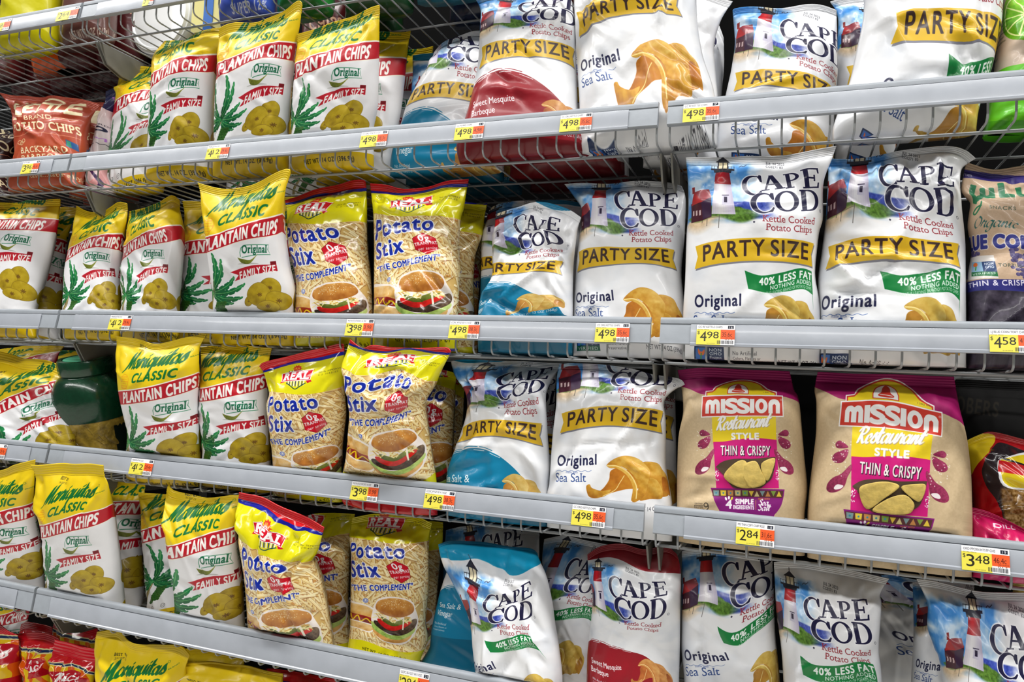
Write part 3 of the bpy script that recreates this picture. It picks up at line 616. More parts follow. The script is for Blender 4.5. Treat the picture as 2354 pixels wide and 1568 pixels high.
def art_rics():
    a = Art(140, 200, 3, (206, 20, 36), -10, -10)
    for i in range(9): a.poly([(-20+i*18, 44), (-2+i*18, 44), (-2+i*18, 200), (-20+i*18, 200)], (240, 200, 24) if i % 2 else (232, 96, 16))
    a.poly([(-20, 36), (150, 36), (150, 40), (-20, 40)], (230, 220, 160)); a.poly([(-20, 39), (150, 39), (150, 45), (-20, 45)], (16, 44, 90)); a.poly([(-20, 45), (150, 45), (150, 48), (-20, 48)], (230, 220, 160))
    a.poly([(6, 66), (84, 56), (104, 64), (96, 82), (102, 104), (60, 108), (6, 112), (14, 90)], (190, 14, 34))
    cursive(a, "Ric's", 22, 84, 94, 15, (250, 240, 236), (3.4, -1), shear=.2, slope=.06, bold=.9)
    for i in range(9): a.poly(ell(-8+i*18, 130, 9, 16), (240, 200, 24) if i % 2 else (232, 96, 16))
    a.poly([(-20, 140), (150, 140), (150, 200), (-20, 200)], (190, 16, 34))
    return a

def art_plain(base, lines=(), top=None, W=100, H=150, k=2.):
    """simple printed film: a ground colour, an optional header and a few words"""
    a = Art(W, H, k, base)
    if top: a.poly([(0, 0), (W, 0), (W, top[0]), (0, top[0])], top[1])
    for t, x0, x1, y, h, c in lines: a.text(t, x0, x1, y, h, c, bold=h*.05)
    return a

def art_popcrisp():
    a = Art(160, 290, 2.4, (176, 16, 24), 2225, 985)
    a.poly(crom([(2214, 1010), (2262, 996), (2286, 1010), (2254, 1060), (2226, 1090)], 5, True), (226, 196, 30))
    a.poly(crom([(2280, 1030), (2300, 1018), (2360, 1040), (2400, 1060), (2400, 1290), (2330, 1270), (2300, 1160), (2262, 1100), (2262, 1060)], 6, True), (40, 30, 34))
    n = vnoise(a.h, a.w, 12, 7, 3)[..., None]; Y, X = np.mgrid[0:a.h, 0:a.w]; X = X/a.k+2225; Y = Y/a.k+985
    m = (np.clip((Y-1120)/8, 0, 1)*np.clip((X-2300-.1*(Y-1120))/6, 0, 1))[..., None]; a.a[:] = a.a*(1-m)+(np.array((150, 112, 60))+150*(n-.5))*m
    a.poly(crom([(2290, 1070), (2300, 1056), (2360, 1040), (2400, 1046), (2400, 1120), (2360, 1128), (2306, 1118)], 5, True), (246, 246, 246))
    a.poly(crom([(2296, 1066), (2306, 1056), (2360, 1046), (2400, 1050), (2400, 1120), (2360, 1124), (2310, 1114)], 5, True), (232, 206, 34))
    a.poly([(2292, 1060), (2400, 1078), (2400, 1104), (2292, 1086)], (206, 24, 30))
    a.line([(2300, 1056), (2400, 1086)], 4, (30, 24, 24))
    return a
# ------------------------------------------------------------------ camera (units: metres; X along the shelves, Y into them, Z up)
FOC, YAW, PIT, ROL = 1703.095, .35802, .05016, .04462
CAM = np.array([1.41108, -1.10659, 1.17926]); PX, PY = 1177., 784.
def cam_axes():
    f = np.array([-math.sin(YAW)*math.cos(PIT), math.cos(YAW)*math.cos(PIT), math.sin(PIT)])
    r = np.array([math.cos(YAW), math.sin(YAW), 0]); u = np.cross(r, f); c, s = math.cos(ROL), math.sin(ROL)
    return np.array([c*r+s*u, -s*r+c*u, f])
AX = cam_axes()
def ray(p):
    p = np.asarray(p, float).reshape(-1, 2)
    return np.stack([(p[:, 0]-PX)/FOC, -(p[:, 1]-PY)/FOC, np.ones(len(p))], 1) @ AX
def at(px, py, Y):
    d = ray((px, py))[0]; return CAM + d*(Y-CAM[1])/d[1]

TOP = [1.93219, 1.60741, 1.27923, 1.00258, .71302, .42]     # rail tops, upper shelf first
FWD = [0, 0, 0, 0, -.006, -.006]; RAILH = [.0393]*4+[.0452]*2
DECK = [t-.0605 for t in TOP]
BAY = 1.2192

# ------------------------------------------------------------------ materials
def nodes(name):
    m = bpy.data.materials.new(name); m.use_nodes = True; nt = m.node_tree
    return m, nt, nt.nodes['Principled BSDF']
def lin(c):
    return tuple((v/255/12.92 if v/255 <= .04045 else ((v/255+.055)/1.055)**2.4) for v in c[:3])+(1.,)
def noise_bump(nt, bs, scale, dist, strength=1., detail=3.):
    tc = nt.nodes.new('ShaderNodeTexCoord'); n = nt.nodes.new('ShaderNodeTexNoise'); b = nt.nodes.new('ShaderNodeBump')
    n.inputs['Scale'].default_value = scale; n.inputs['Detail'].default_value = detail
    b.inputs['Distance'].default_value = dist; b.inputs['Strength'].default_value = strength
    nt.links.new(tc.outputs['Object'], n.inputs['Vector']); nt.links.new(n.outputs['Fac'], b.inputs['Height']); nt.links.new(b.outputs['Normal'], bs.inputs['Normal'])
    return n
def plain(name, col, rough=.5, metal=0., bump=None, vary=0., spec=.5, coat=0.):
    m, nt, bs = nodes(name)
    bs.inputs['Base Color'].default_value = lin(col); bs.inputs['Roughness'].default_value = rough; bs.inputs['Metallic'].default_value = metal
    bs.inputs['Specular IOR Level'].default_value = spec; bs.inputs['Coat Weight'].default_value = coat; bs.inputs['Coat Roughness'].default_value = .1
    n = noise_bump(nt, bs, *bump) if bump else None
    if vary:
        if n is None:
            tc = nt.nodes.new('ShaderNodeTexCoord'); n = nt.nodes.new('ShaderNodeTexNoise'); n.inputs['Scale'].default_value = 9
            nt.links.new(tc.outputs['Object'], n.inputs['Vector'])
        r = nt.nodes.new('ShaderNodeValToRGB'); c = np.array(lin(col)[:3])
        r.color_ramp.elements[0].position = .3; r.color_ramp.elements[1].position = .7
        r.color_ramp.elements[0].color = (*(c*(1-vary)), 1); r.color_ramp.elements[1].color = (*np.minimum(c*(1+vary), 1), 1)
        nt.links.new(n.outputs['Fac'], r.inputs['Fac']); nt.links.new(r.outputs['Color'], bs.inputs['Base Color'])
    return m
def film(name, art, rough=.34, coat=.25, bump=.0012):
    m, nt, bs = nodes(name)
    t = nt.nodes.new('ShaderNodeTexImage'); t.image = art.image(name); t.extension = 'EXTEND'
    uv = nt.nodes.new('ShaderNodeUVMap'); uv.uv_map = 'UVMap'
    nt.links.new(uv.outputs['UV'], t.inputs['Vector']); nt.links.new(t.outputs['Color'], bs.inputs['Base Color'])
    bs.inputs['Roughness'].default_value = rough; bs.inputs['Coat Weight'].default_value = coat; bs.inputs['Coat Roughness'].default_value = .12
    bs.inputs['Specular IOR Level'].default_value = .4
    noise_bump(nt, bs, 38, bump, .8, 2.)
    return m

# ------------------------------------------------------------------ objects
def link(name, data, parent=None):
    o = bpy.data.objects.new(name, data); COL.objects.link(o)
    if parent: o.parent = parent
    return o
def tag(o, label=None, cat=None, group=None, kind=None):
    for k, v in (('label', label), ('category', cat), ('group', group), ('kind', kind)):
        if v: o[k] = v
    return o
def mesh(name, V, F, mats, parent=None, smooth=True, uvs=None, mi=None):
    me = bpy.data.meshes.new(name); me.from_pydata([tuple(v) for v in V], [], [tuple(f) for f in F])
    for m in (mats if isinstance(mats, (list, tuple)) else [mats]): me.materials.append(m)
    if uvs is not None:
        l = me.uv_layers.new(name='UVMap'); vi = np.empty(len(me.loops), np.int32); me.loops.foreach_get('vertex_index', vi)
        l.data.foreach_set('uv', np.asarray(uvs, np.float32)[vi].ravel())
    if smooth: me.polygons.foreach_set('use_smooth', [True]*len(me.polygons))
    if mi is not None: me.polygons.foreach_set('material_index', mi)
    me.update()
    return link(name, me, parent)
class MB:
    """collects shapes into one mesh"""
    def __init__(s): s.V, s.F = [], []
    def add(s, V, F): b = len(s.V); s.V += [tuple(map(float, v)) for v in V]; s.F += [tuple(b+i for i in f) for f in F]; return s
    def box(s, x0, x1, y0, y1, z0, z1):
        return s.add([(x, y, z) for x in (x0, x1) for y in (y0, y1) for z in (z0, z1)], [(0, 1, 3, 2), (4, 6, 7, 5), (0, 4, 5, 1), (2, 3, 7, 6), (0, 2, 6, 4), (1, 5, 7, 3)])
    def prism(s, prof, x0, x1):
        n = len(prof); V = [(x0, y, z) for y, z in prof]+[(x1, y, z) for y, z in prof]
        return s.add(V, [(i, (i+1) % n, n+(i+1) % n, n+i) for i in range(n)]+[tuple(range(n))[::-1], tuple(range(n, 2*n))])
    def tube(s, pts, r, n=7):
        P = np.array(pts, float); V = []; F = []; up = np.array([.3, .1, 1.])
        for i in range(len(P)):
            t = P[min(i+1, len(P)-1)]-P[max(i-1, 0)]; t /= np.linalg.norm(t)
            a = np.cross(t, up); 
            if np.linalg.norm(a) < .2: a = np.cross(t, (1, 0, 0))
            a /= np.linalg.norm(a); b = np.cross(t, a)
            V += [P[i]+r*(math.cos(k*2*math.pi/n)*a+math.sin(k*2*math.pi/n)*b) for k in range(n)]
        for i in range(len(P)-1):
            F += [(i*n+k, i*n+(k+1) % n, (i+1)*n+(k+1) % n, (i+1)*n+k) for k in range(n)]
        F += [tuple(range(n))[::-1], tuple(range((len(P)-1)*n, len(P)*n))]
        return s.add(V, F)
    def lathe(s, prof, cx, cy, n=40):
        V = [(cx+r*math.cos(k*2*math.pi/n), cy+r*math.sin(k*2*math.pi/n), z) for r, z in prof for k in range(n)]
        F = [(i*n+k, i*n+(k+1) % n, (i+1)*n+(k+1) % n, (i+1)*n+k) for i in range(len(prof)-1) for k in range(n)]
        return s.add(V, F)
    def build(s, name, mat, parent=None, smooth=False):
        o = mesh(name, s.V, s.F, mat, parent, smooth)
        if smooth == 'auto':
            o.data.polygons.foreach_set('use_smooth', [True]*len(o.data.polygons)); o.data.set_sharp_from_angle(angle=.7)
        return o
def empty(name, loc=(0, 0, 0)):
    o = link(name, None); o.location = loc; return o

# ------------------------------------------------------------------ shelving
M_RAIL = plain('grey rail plastic', (152, 158, 165), .45, 0, (70, .0003), .04)
M_STRIP = plain('clear label strip', (163, 168, 176), .32, 0, (25, .0006), .06, .5, .2)
M_WIRE = plain('grey coated wire', (160, 163, 165), .42, 0, None, .05)
M_STEEL = plain('grey painted steel', (118, 116, 108), .45, 0, (40, .0003), .08)
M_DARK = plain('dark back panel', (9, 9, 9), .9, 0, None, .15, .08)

def shelf(row, x0, x1, label):
    z, y, h = TOP[row], FWD[row], RAILH[row]
    root = empty('wire_shelf', ((x0+x1)/2, .2, z-.0605)); tag(root, label, 'shelf', 'wire shelves')
    def P(o): o.location = -root.location; o.parent = root; return o
    prof = [(.006, 0), (-.0005, .0004), (-.003, -.001), (-.0042, -.004), (-.0046, -.0088), (-.0032, -.0096), (-.0046, -.012), (-.0088, -h+.004), (-.0097, -h+.001), (-.0085, -h-.0004), (.002, -h), (.0035, -h+.004), (.0035, -.006), (.006, -.006)]
    P(MB().prism([(a+y, b+z) for a, b in prof], x0+.0015, x1-.0015).build('price_rail', M_RAIL, None, 'auto'))
    i0, i1 = x0+.046, x1-.046
    prof = [(-.0058, -.0098), (-.0064, -.0106), (-.0104, -h+.003), (-.0122, -h+.0016), (-.0124, -h-.0018), (-.0106, -h-.0026), (-.0098, -h-.001), (-.0094, -h+.003), (-.0056, -.0106)]
    P(MB().prism([(a+y, b+z) for a, b in prof], i0, i1).build('label_strip', M_STRIP, None, 'auto'))
    w = MB(); n = int(round((x1-x0)/.0318)); zd = z-.0625; r = .0016
    for i in range(n+1):
        x = x0+.004+i*(x1-x0-.008)/n
        w.tube([(x, .0048+y, z-.004), (x, .0046+y, z-.03), (x, .0046+y, zd+.011), (x, .0062+y, zd+.005), (x, .0105+y, zd+.0012), (x, .017+y, zd), (x, .2, zd), (x, .43, zd)], r)
    for yy, rr in ((.0416+y, .0025), (.17, .0021), (.30, .0021), (.425, .0025)):
        w.tube([(x0+.003, yy, zd-r-rr+.0002), ((x0+x1)/2, yy, zd-r-rr+.0002), (x1-.003, yy, zd-r-rr+.0002)], rr)
    P(w.build('wire_deck', M_WIRE, None, True))
    for x in (x0+.001, x1-.004):
        P(MB().prism([(.036+y, zd-.006), (.062+y, zd-.046), (.10, zd-.058), (.436, zd-.07), (.436, zd-.006)], x, x+.003).build('bracket', M_STEEL))
    return root
def bays(row):
    return [(-BAY-.004, -.004), (0, BAY), (BAY+.0115, 2*BAY+.0115)]

# ------------------------------------------------------------------ bags
def resample(P, n):
    d = np.r_[0, np.cumsum(np.linalg.norm(np.diff(P, axis=0), axis=1))]; d /= max(d[-1], 1e-9)
    return lambda t: np.stack([np.interp(t, d, P[:, 0]), np.interp(t, d, P[:, 1])], -1)
class TPS:
    def __init__(s, src, dst, reg=2e-2):
        s.c = src.mean(0); s.k = 1/max(np.abs(src-s.c).max(), 1e-6); s.p = (src-s.c)*s.k; n = len(src)
        K = s.U(s.p[:, None]-s.p[None])+reg*np.eye(n); Q = np.c_[np.ones(n), s.p]
        A = np.block([[K, Q], [Q.T, np.zeros((3, 3))]])+1e-9*np.eye(n+3)
        s.w = np.linalg.solve(A, np.r_[dst, np.zeros((3, 2))])
    def U(s, d): r2 = (d**2).sum(-1); return np.where(r2 > 1e-12, r2*np.log(np.maximum(r2, 1e-12)), 0)
    def __call__(s, q):
        q = (q-s.c)*s.k; sh = q.shape[:-1]; q = q.reshape(-1, 2)
        return (np.c_[s.U(q[:, None]-s.p[None]), np.ones(len(q)), q] @ s.w).reshape(*sh, 2)

def proj_np(P):
    q = (np.asarray(P)-CAM) @ AX.T
    return np.stack([PX+FOC*q[..., 0]/q[..., 2], PY-FOC*q[..., 1]/q[..., 2]], -1)
def bag(name, mat, row, T, L, R, lm, Y=.05, D=.07, lean=.1, seal=.05, flop=.0, crush=1., label='', cat='chip bag', group=None, seed=0, yaw=0., nu=44, nv=64, low=0., fit=True, sq=2.6):
    """a filled film bag: outline traced where it stands, printed front, pillow depth, crimped top seal"""
    art = ART[mat]; m = MAT[mat]; rs = np.random.RandomState(abs(seed+int(T[0][0])*7+int(T[0][1]*3))+1)
    z0 = DECK[row]+.0018-low
    th = math.atan(lean); X0 = at(T[0][0], T[0][1], Y)[0]
    ex = np.array([math.cos(yaw), math.sin(yaw), 0.]); es = np.array([-math.sin(yaw)*math.sin(th), math.cos(yaw)*math.sin(th), math.cos(th)]); nn = np.cross(es, ex)*1.
    if nn[1] > 0: nn = -nn
    O = np.array([X0, Y, z0])
    def pl(p):
        d = ray(p); t = ((O-CAM)@nn)/(d@nn); W = CAM+d*t[:, None]-O
        return np.stack([W@ex, W@es], 1)
    Tc, Lc, Rc = pl(T), pl(L), pl(R)
    if row and lean > -.05:      # stays under the wires of the shelf above
        top = (TOP[row-1]-.0705-z0)/math.cos(th)
        for C in (Tc, Lc, Rc):
            if C[:, 1].max() > top+.004: pass
            C[:, 1] = np.minimum(C[:, 1], top)
    Tc = np.vstack([Lc[:1], Tc[1:-1], Rc[:1]]) if len(T) > 2 else np.vstack([Lc[:1], Rc[:1]])
    bl, br = np.array([Lc[-1, 0], 0.]), np.array([Rc[-1, 0], 0.])
    if Lc[-1, 1] > .004: Lc = np.vstack([Lc, bl])
    if Rc[-1, 1] > .004: Rc = np.vstack([Rc, br])
    sm = lambda C: crom(C, 6) if len(C) > 2 else C
    fT, fL, fR = resample(crom(Tc, 3) if len(Tc) > 2 else Tc, 0), resample(sm(Lc), 0), resample(sm(Rc), 0)
    bl, br = fL(np.array(1.)), fR(np.array(1.))
    W_, H_ = np.linalg.norm(fR(np.array(.5))-fL(np.array(.5))), fT(np.array(.5))[1]
    # crumple: creases in bag coordinates
    cr = []
    for i in range(int(34*crush)):
        k = rs.rand()
        if k < .3: c = (rs.choice([.06, .94])+rs.normal(0, .05), rs.uniform(.06, .3)); an = rs.normal(.9, .35)*(1 if c[0] < .5 else -1)
        elif k < .5: c = (rs.uniform(.1, .9), seal+rs.uniform(.0, .1)); an = rs.normal(1.57, .3)
        elif k < .7: c = (rs.choice([.1, .9])+rs.normal(0, .08), rs.uniform(.55, .98)); an = rs.normal(-.8, .4)*(1 if c[0] < .5 else -1)
        else: c = (rs.uniform(.1, .9), rs.uniform(.1, .95)); an = rs.uniform(0, 3.14)
        cr.append((c[0]*W_, c[1]*H_, math.cos(an), math.sin(an), rs.uniform(.02, .06), rs.uniform(.005, .014), rs.choice([-1, 1], p=[.45, .55])*rs.uniform(.0018, .0052)*min(1.3, .75+.25*crush)))
    g1, g2 = rs.randn(8, 4), rs.randn(6, 4)
    def wob(s, t):
        a = s*W_; b = t*H_; h = 0
        for q in g1: h = h+.00085*np.sin(a*(30+12*q[0])+b*(18*q[1])+q[2]*6)*np.sin(b*(26+12*q[3])+q[2]*3)
        for x, y, c, sn, ln, wd, am in cr:
            u = (a-x)*c+(b-y)*sn; v = -(a-x)*sn+(b-y)*c
            h = h+am*np.maximum(0, 1-np.abs(v)/wd)*np.exp(-(u/ln)**2)
        return h
    def flat(s, t):
        s, t = np.broadcast_arrays(np.asarray(s, float), np.asarray(t, float)); S, U = s[..., None], t[..., None]
        Bq = bl*(1-S)+br*S; tl, tr = fL(np.zeros(())), fR(np.zeros(()))
        return (1-U)*fT(s)+U*Bq+(1-S)*fL(t)+S*fR(t)-((1-S)*(1-U)*tl+S*(1-U)*tr+(1-S)*U*bl+S*U*br)
    def surf(s, t, side=1, rough=1.):
        s, t = np.broadcast_arrays(np.asarray(s, float), np.asarray(t, float)); F = flat(s, t)
        k = np.clip((t-seal)/.3, 0, 1); g = np.sin(k*math.pi/2)**.85*(1-.45*np.clip((t-.86)/.14, 0, 1)**2)
        e = np.abs(2*s-1); p = np.sqrt(np.maximum(0, 1-e**sq))
        off = (.52 if side > 0 else .48)*D*g*p
        w = np.clip(np.minimum(s, 1-s)/.1, 0, 1)*np.clip((t-seal)/.05, 0, 1)
        if side > 0: off = off+wob(s, t)*w*crush*rough if rough else off
        off = np.maximum(off, 0)*side+(.0004*side)
        wave = (.004*np.sin(F[..., 0]*34+g1[0, 0]*3)+.003*np.sin(F[..., 0]*71+g1[1, 0]*3))*np.clip(1-t/.3, 0, 1)**1.5
        fl = flop*np.clip(1-t/.34, 0, 1)**2
        P = O+F[..., :1]*ex+F[..., 1:]*es+nn*off[..., None]+nn*wave[..., None]
        P[..., 1] += fl
        lim = .0088+FWD[row]-np.clip(P[..., 2]-TOP[row]-.002, 0, 1)*3
        P[..., 1] = np.maximum(P[..., 1], lim) if Y < .2 else P[..., 1]
        P[..., 2] = np.maximum(P[..., 2], z0)
        return P
    # keep the inflated outline where the photo shows it: widen or narrow each height of the bag
    if fit:
        Lp, Rp = np.array(L, float), np.array(R, float); tq = np.linspace(0, 1, 25); sq_ = np.linspace(0, 1, 21)
        Sg, Tg = np.meshgrid(sq_, tq); offL, offR = np.zeros(25), np.zeros(25); fL0, fR0 = fL, fR
        ext = lambda C, y: np.interp(y, C[:, 1], C[:, 0])
        Lo, Ro = Lp[np.argsort(Lp[:, 1])], Rp[np.argsort(Rp[:, 1])]
        for it in range(4):
            Q = np.concatenate([proj_np(surf(Sg, Tg, 1, 0.)), proj_np(surf(Sg, Tg, -1, 0.))], 1)
            il, ir = Q[..., 0].argmin(1), Q[..., 0].argmax(1); k = np.arange(25)
            sc = np.maximum(np.abs(Q[:, 20, 0]-Q[:, 0, 0]), 8)/np.maximum(np.abs(fR(tq)[:, 0]-fL(tq)[:, 0]), .01)
            dl = (ext(Lo, Q[k, il, 1])-Q[k, il, 0])/sc; dr = (ext(Ro, Q[k, ir, 1])-Q[k, ir, 0])/sc
            w = np.clip(tq/.12, 0, 1)*np.where(tq > .9, .6, 1); offL += np.clip(dl, -.03, .03)*w*.8; offR += np.clip(dr, -.03, .03)*w*.8
            bx = lambda o: np.convolve(np.pad(o, 1, mode='edge'), [.25, .5, .25], 'valid')
            offL, offR = np.clip(bx(offL), -.03, .05), np.clip(bx(offR), -.05, .03)
            fL = lambda t, o=offL.copy(): fL0(t)+np.stack([np.interp(t, tq, o), np.zeros(np.shape(t))], -1)
            fR = lambda t, o=offR.copy(): fR0(t)+np.stack([np.interp(t, tq, o), np.zeros(np.shape(t))], -1)
            bl, br = fL(np.array(1.)), fR(np.array(1.))
    # print is laid out along the film itself: arc length across the inflated front
    ds_, dt_ = (1-np.cos(np.linspace(0, math.pi, 73)))/2, np.linspace(0, 1, 41); Sg, Tg = np.meshgrid(ds_, dt_); Pg = surf(Sg, Tg, 1, 0.)
    Ag = np.concatenate([np.zeros((41, 1)), np.cumsum(np.linalg.norm(np.diff(Pg, axis=1), axis=2), axis=1)], 1); Ag = Ag-Ag[:, 36:37]+flat(np.full(41, .5), dt_)[:, :1]; Yg = flat(Sg, Tg)[..., 1]
    def dev(s, t):
        s, t = np.broadcast_arrays(np.asarray(s, float), np.asarray(t, float))
        i = np.clip(np.searchsorted(ds_, s)-1, 0, 71); j = np.clip((t*40).astype(int), 0, 39); fs = (s-ds_[i])/(ds_[i+1]-ds_[i]); ft = t*40-j
        L2 = lambda G: (G[j, i]*(1-fs)+G[j, i+1]*fs)*(1-ft)+(G[j+1, i]*(1-fs)+G[j+1, i+1]*fs)*ft
        return np.stack([L2(Ag), L2(Yg)], -1)
    # where each print landmark lies on the inflated front
    src = []
    for q in lm:
        st = np.array([.5, .5]); tgt = np.array(q[:2], float); f = lambda p: proj_np(surf(p[0], p[1], 1, 0.))
        for it in range(14):
            e = tgt-f(st); h = .01; J = np.stack([(f(st+(h, 0))-f(st-(h, 0)))/(2*h), (f(st+(0, h))-f(st-(0, h)))/(2*h)], 1)
            try: d = np.linalg.solve(J, e)
            except np.linalg.LinAlgError: break
            st = np.clip(st+np.clip(d, -.25, .25), .03, .97)
        e = tgt-f(st); h = .01; Fq = dev(st[0], st[1])
        dF = np.stack([(dev(st[0]+h, st[1])-dev(st[0]-h, st[1]))/(2*h), (dev(st[0], st[1]+h)-dev(st[0], st[1]-h))/(2*h)], 1)
        c = np.array([.5, .5])*.4+st*.6; J = np.stack([(f(c+(h, 0))-f(c-(h, 0)))/(2*h), (f(c+(0, h))-f(c-(0, h)))/(2*h)], 1)
        src.append(Fq+dF @ np.linalg.solve(J, e) if np.hypot(*e) > .5 else Fq)
    src, dst = np.array(src), np.array([q[2:] for q in lm], float)
    if fit and len(lm) > 3:      # steady the print near the edges
        Aff = np.linalg.lstsq(np.c_[np.ones(len(src)), src], dst, rcond=None)[0]; res = dst-np.c_[np.ones(len(src)), src] @ Aff
        for s_ in (-.02, 1.02):
            for t_ in (.02, .28, .55, .82, 1.):
                p = dev(np.array(s_), np.array(t_)); w = np.exp(-((src[:len(lm)]-p)**2).sum(1)/(.45*W_)**2)+1e-6
                src = np.vstack([src, p]); dst = np.vstack([dst, np.r_[1, p] @ Aff+(w[:, None]*res).sum(0)/max(w.sum(), .35)])
    tps = TPS(src, dst)
    ss = (1-np.cos(np.linspace(0, math.pi, nu+1)))/2*.55+np.linspace(0, 1, nu+1)*.45
    tt = seal+(1-seal)*np.linspace(0, 1, nv+1)**1.08
    sb = np.r_[0, .06, .2, .4, .6, .8, .94, 1.]
    S, Tt = np.meshgrid(ss, tt); Vf = surf(S, Tt, 1); Sb, Tb = np.meshgrid(sb[1:-1], tt); Vb = surf(Sb, Tb, -1)
    nF = (nv+1)*(nu+1); nb = len(sb)-2
    V = np.vstack([Vf.reshape(-1, 3), Vb.reshape(-1, 3)])
    UV = np.vstack([tps(dev(S, Tt)).reshape(-1, 2), tps(dev(Sb, Tb)).reshape(-1, 2)])
    fi = lambda i, j: i*(nu+1)+j
    bi = lambda i, j: fi(i, 0) if j == 0 else fi(i, nu) if j == nb+1 else nF+i*nb+j-1
    F = [(fi(i, j), fi(i+1, j), fi(i+1, j+1), fi(i, j+1)) for i in range(nv) for j in range(nu)]
    F += [(bi(i, j), bi(i, j+1), bi(i+1, j+1), bi(i+1, j)) for i in range(nv) for j in range(nb+1)]
    F.append(tuple([fi(nv, j) for j in range(nu+1)]+[bi(nv, j) for j in range(nb, 0, -1)])[::-1])
    uvn = lambda U: np.stack(art.uv(U[..., 0], U[..., 1]), -1)
    base = O+ex*W_/2; org = base
    o = empty(name, base); tag(o, label, cat, group)
    mesh('bag_body', V-org, F, m, o, True, uvn(UV))
    if seal > 0:
        t2 = np.linspace(0, seal*1.02, 15); S, T2 = np.meshgrid(ss, t2); A = surf(S, T2, 1)+nn*(.0009*np.sin(np.arange(15)*math.pi*.62))[:, None, None]; B = A-nn*.0012
        n = nu+1; N = 15*n; V = np.vstack([A.reshape(-1, 3), B.reshape(-1, 3)]); U = tps(dev(S, T2)).reshape(-1, 2)
        F = [(i*n+j, (i+1)*n+j, (i+1)*n+j+1, i*n+j+1) for i in range(14) for j in range(nu)]+[(N+i*n+j, N+i*n+j+1, N+(i+1)*n+j+1, N+(i+1)*n+j) for i in range(14) for j in range(nu)]
        F += [(j, j+1, N+j+1, N+j) for j in range(nu)]+[(i*n, N+i*n, N+(i+1)*n, (i+1)*n) for i in range(14)]+[(i*n+nu, (i+1)*n+nu, N+(i+1)*n+nu, N+i*n+nu) for i in range(14)]
        sl = mesh('top_seal', V-org, F, m, o, True, np.vstack([uvn(U)]*2))
    o_info = dict(surf=surf, flat=dev, tps=tps, org=org, nn=nn)
    return o, o_info
def sh(lm, dx, dy, k=1.):
    c = np.mean([q[:2] for q in lm], axis=0)
    return [(c[0]+(q[0]-c[0])*k+dx, c[1]+(q[1]-c[1])*k+dy, q[2], q[3]) for q in lm]
def ident(cx, cy, k=1., ox=0., oy=0.):
    """print coordinates u = (x-ox)/k around a place"""
    return [(x, y, (x-ox)/k, (y-oy)/k) for x, y in ((cx-60, cy-80), (cx+60, cy-80), (cx, cy+90), (cx+70, cy+60), (cx-70, cy+60))]
# ------------------------------------------------------------------ print designs -> materials
ART, MAT = {}, {}
def design(k, art, **q): ART[k] = art; MAT[k] = film('print '+k, art, **q)
design('plantain', art_plantain(), rough=.36, coat=.15)
design('sticks', art_sticks(), rough=.16, coat=.6, bump=.002)
design('party', art_cape(True)); design('partyfat', art_cape(True, 'orig', True)); design('partyteal', art_cape(True, 'teal')); design('partyred', art_cape(True, 'red'))
design('red', art_cape(False, 'red')); design('teal', art_cape(False, 'teal')); design('fat', art_cape(False, 'orig', True)); design('tealtop', art_cape(False, 'orig', True, (20, 150, 190)))
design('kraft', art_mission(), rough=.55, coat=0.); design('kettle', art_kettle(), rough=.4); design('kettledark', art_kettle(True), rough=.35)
design('pop', art_pop()); design('lime', art_lime(), rough=.4); design('blue', art_lulu(), rough=.45); design('stripe', art_rics(), rough=.18, coat=.6); design('crisp', art_popcrisp(), rough=.2, coat=.5)
design('nuts', art_plain((214, 206, 20), (('OTS', 20, 60, 40, 22, (150, 30, 60)),), (6, (214, 206, 20))), rough=.3)
design('orange', art_plain((220, 92, 24), (), None), rough=.25); design('brown', art_plain((96, 58, 52), (('NET WT 7.5 OZ (212g)', 14, 86, 128, 9, (226, 214, 196)), ('PRETZELS', 16, 84, 60, 14, (220, 200, 180))), (20, (120, 70, 62))), rough=.3)
design('maroon', art_plain((74, 20, 22), (('CHIPS', 20, 80, 60, 16, (190, 150, 120)),), (22, (52, 16, 18))), rough=.3)
design('bluewhite', art_plain((66, 92, 200), (('R', 40, 60, 96, 26, (246, 246, 250)), ('SUPER 12%', 20, 80, 128, 11, (240, 240, 250))), (60, (236, 238, 244))), rough=.3)
design('greenfoil', art_plain((40, 128, 52), (('CORN', 20, 80, 70, 14, (20, 80, 30)),), (30, (60, 150, 70))), rough=.2); design('darkgreen', art_plain((18, 62, 26), (('NATURAL', 16, 84, 100, 13, (150, 170, 60)),), None), rough=.35)
design('tealwhite', art_plain((20, 96, 116), (('chips', 20, 80, 90, 14, (226, 230, 230)),), (70, (222, 224, 224))), rough=.3); design('navy', art_plain((20, 34, 66), (), (30, (28, 50, 96))), rough=.3); design('darkred', art_plain((96, 14, 22), (('BARBEQUE', 16, 84, 80, 13, (200, 170, 150)),), None), rough=.3)
design('magenta', art_plain((200, 24, 92), (('DILL', 30, 60, 60, 12, (240, 230, 236)),), None), rough=.25); design('black', art_plain((8, 7, 7), (('OBERS', 18, 88, 60, 16, (40, 35, 26)),), None), rough=.85, coat=0.); design('tan', art_plain((206, 178, 92), (), None), rough=.4)

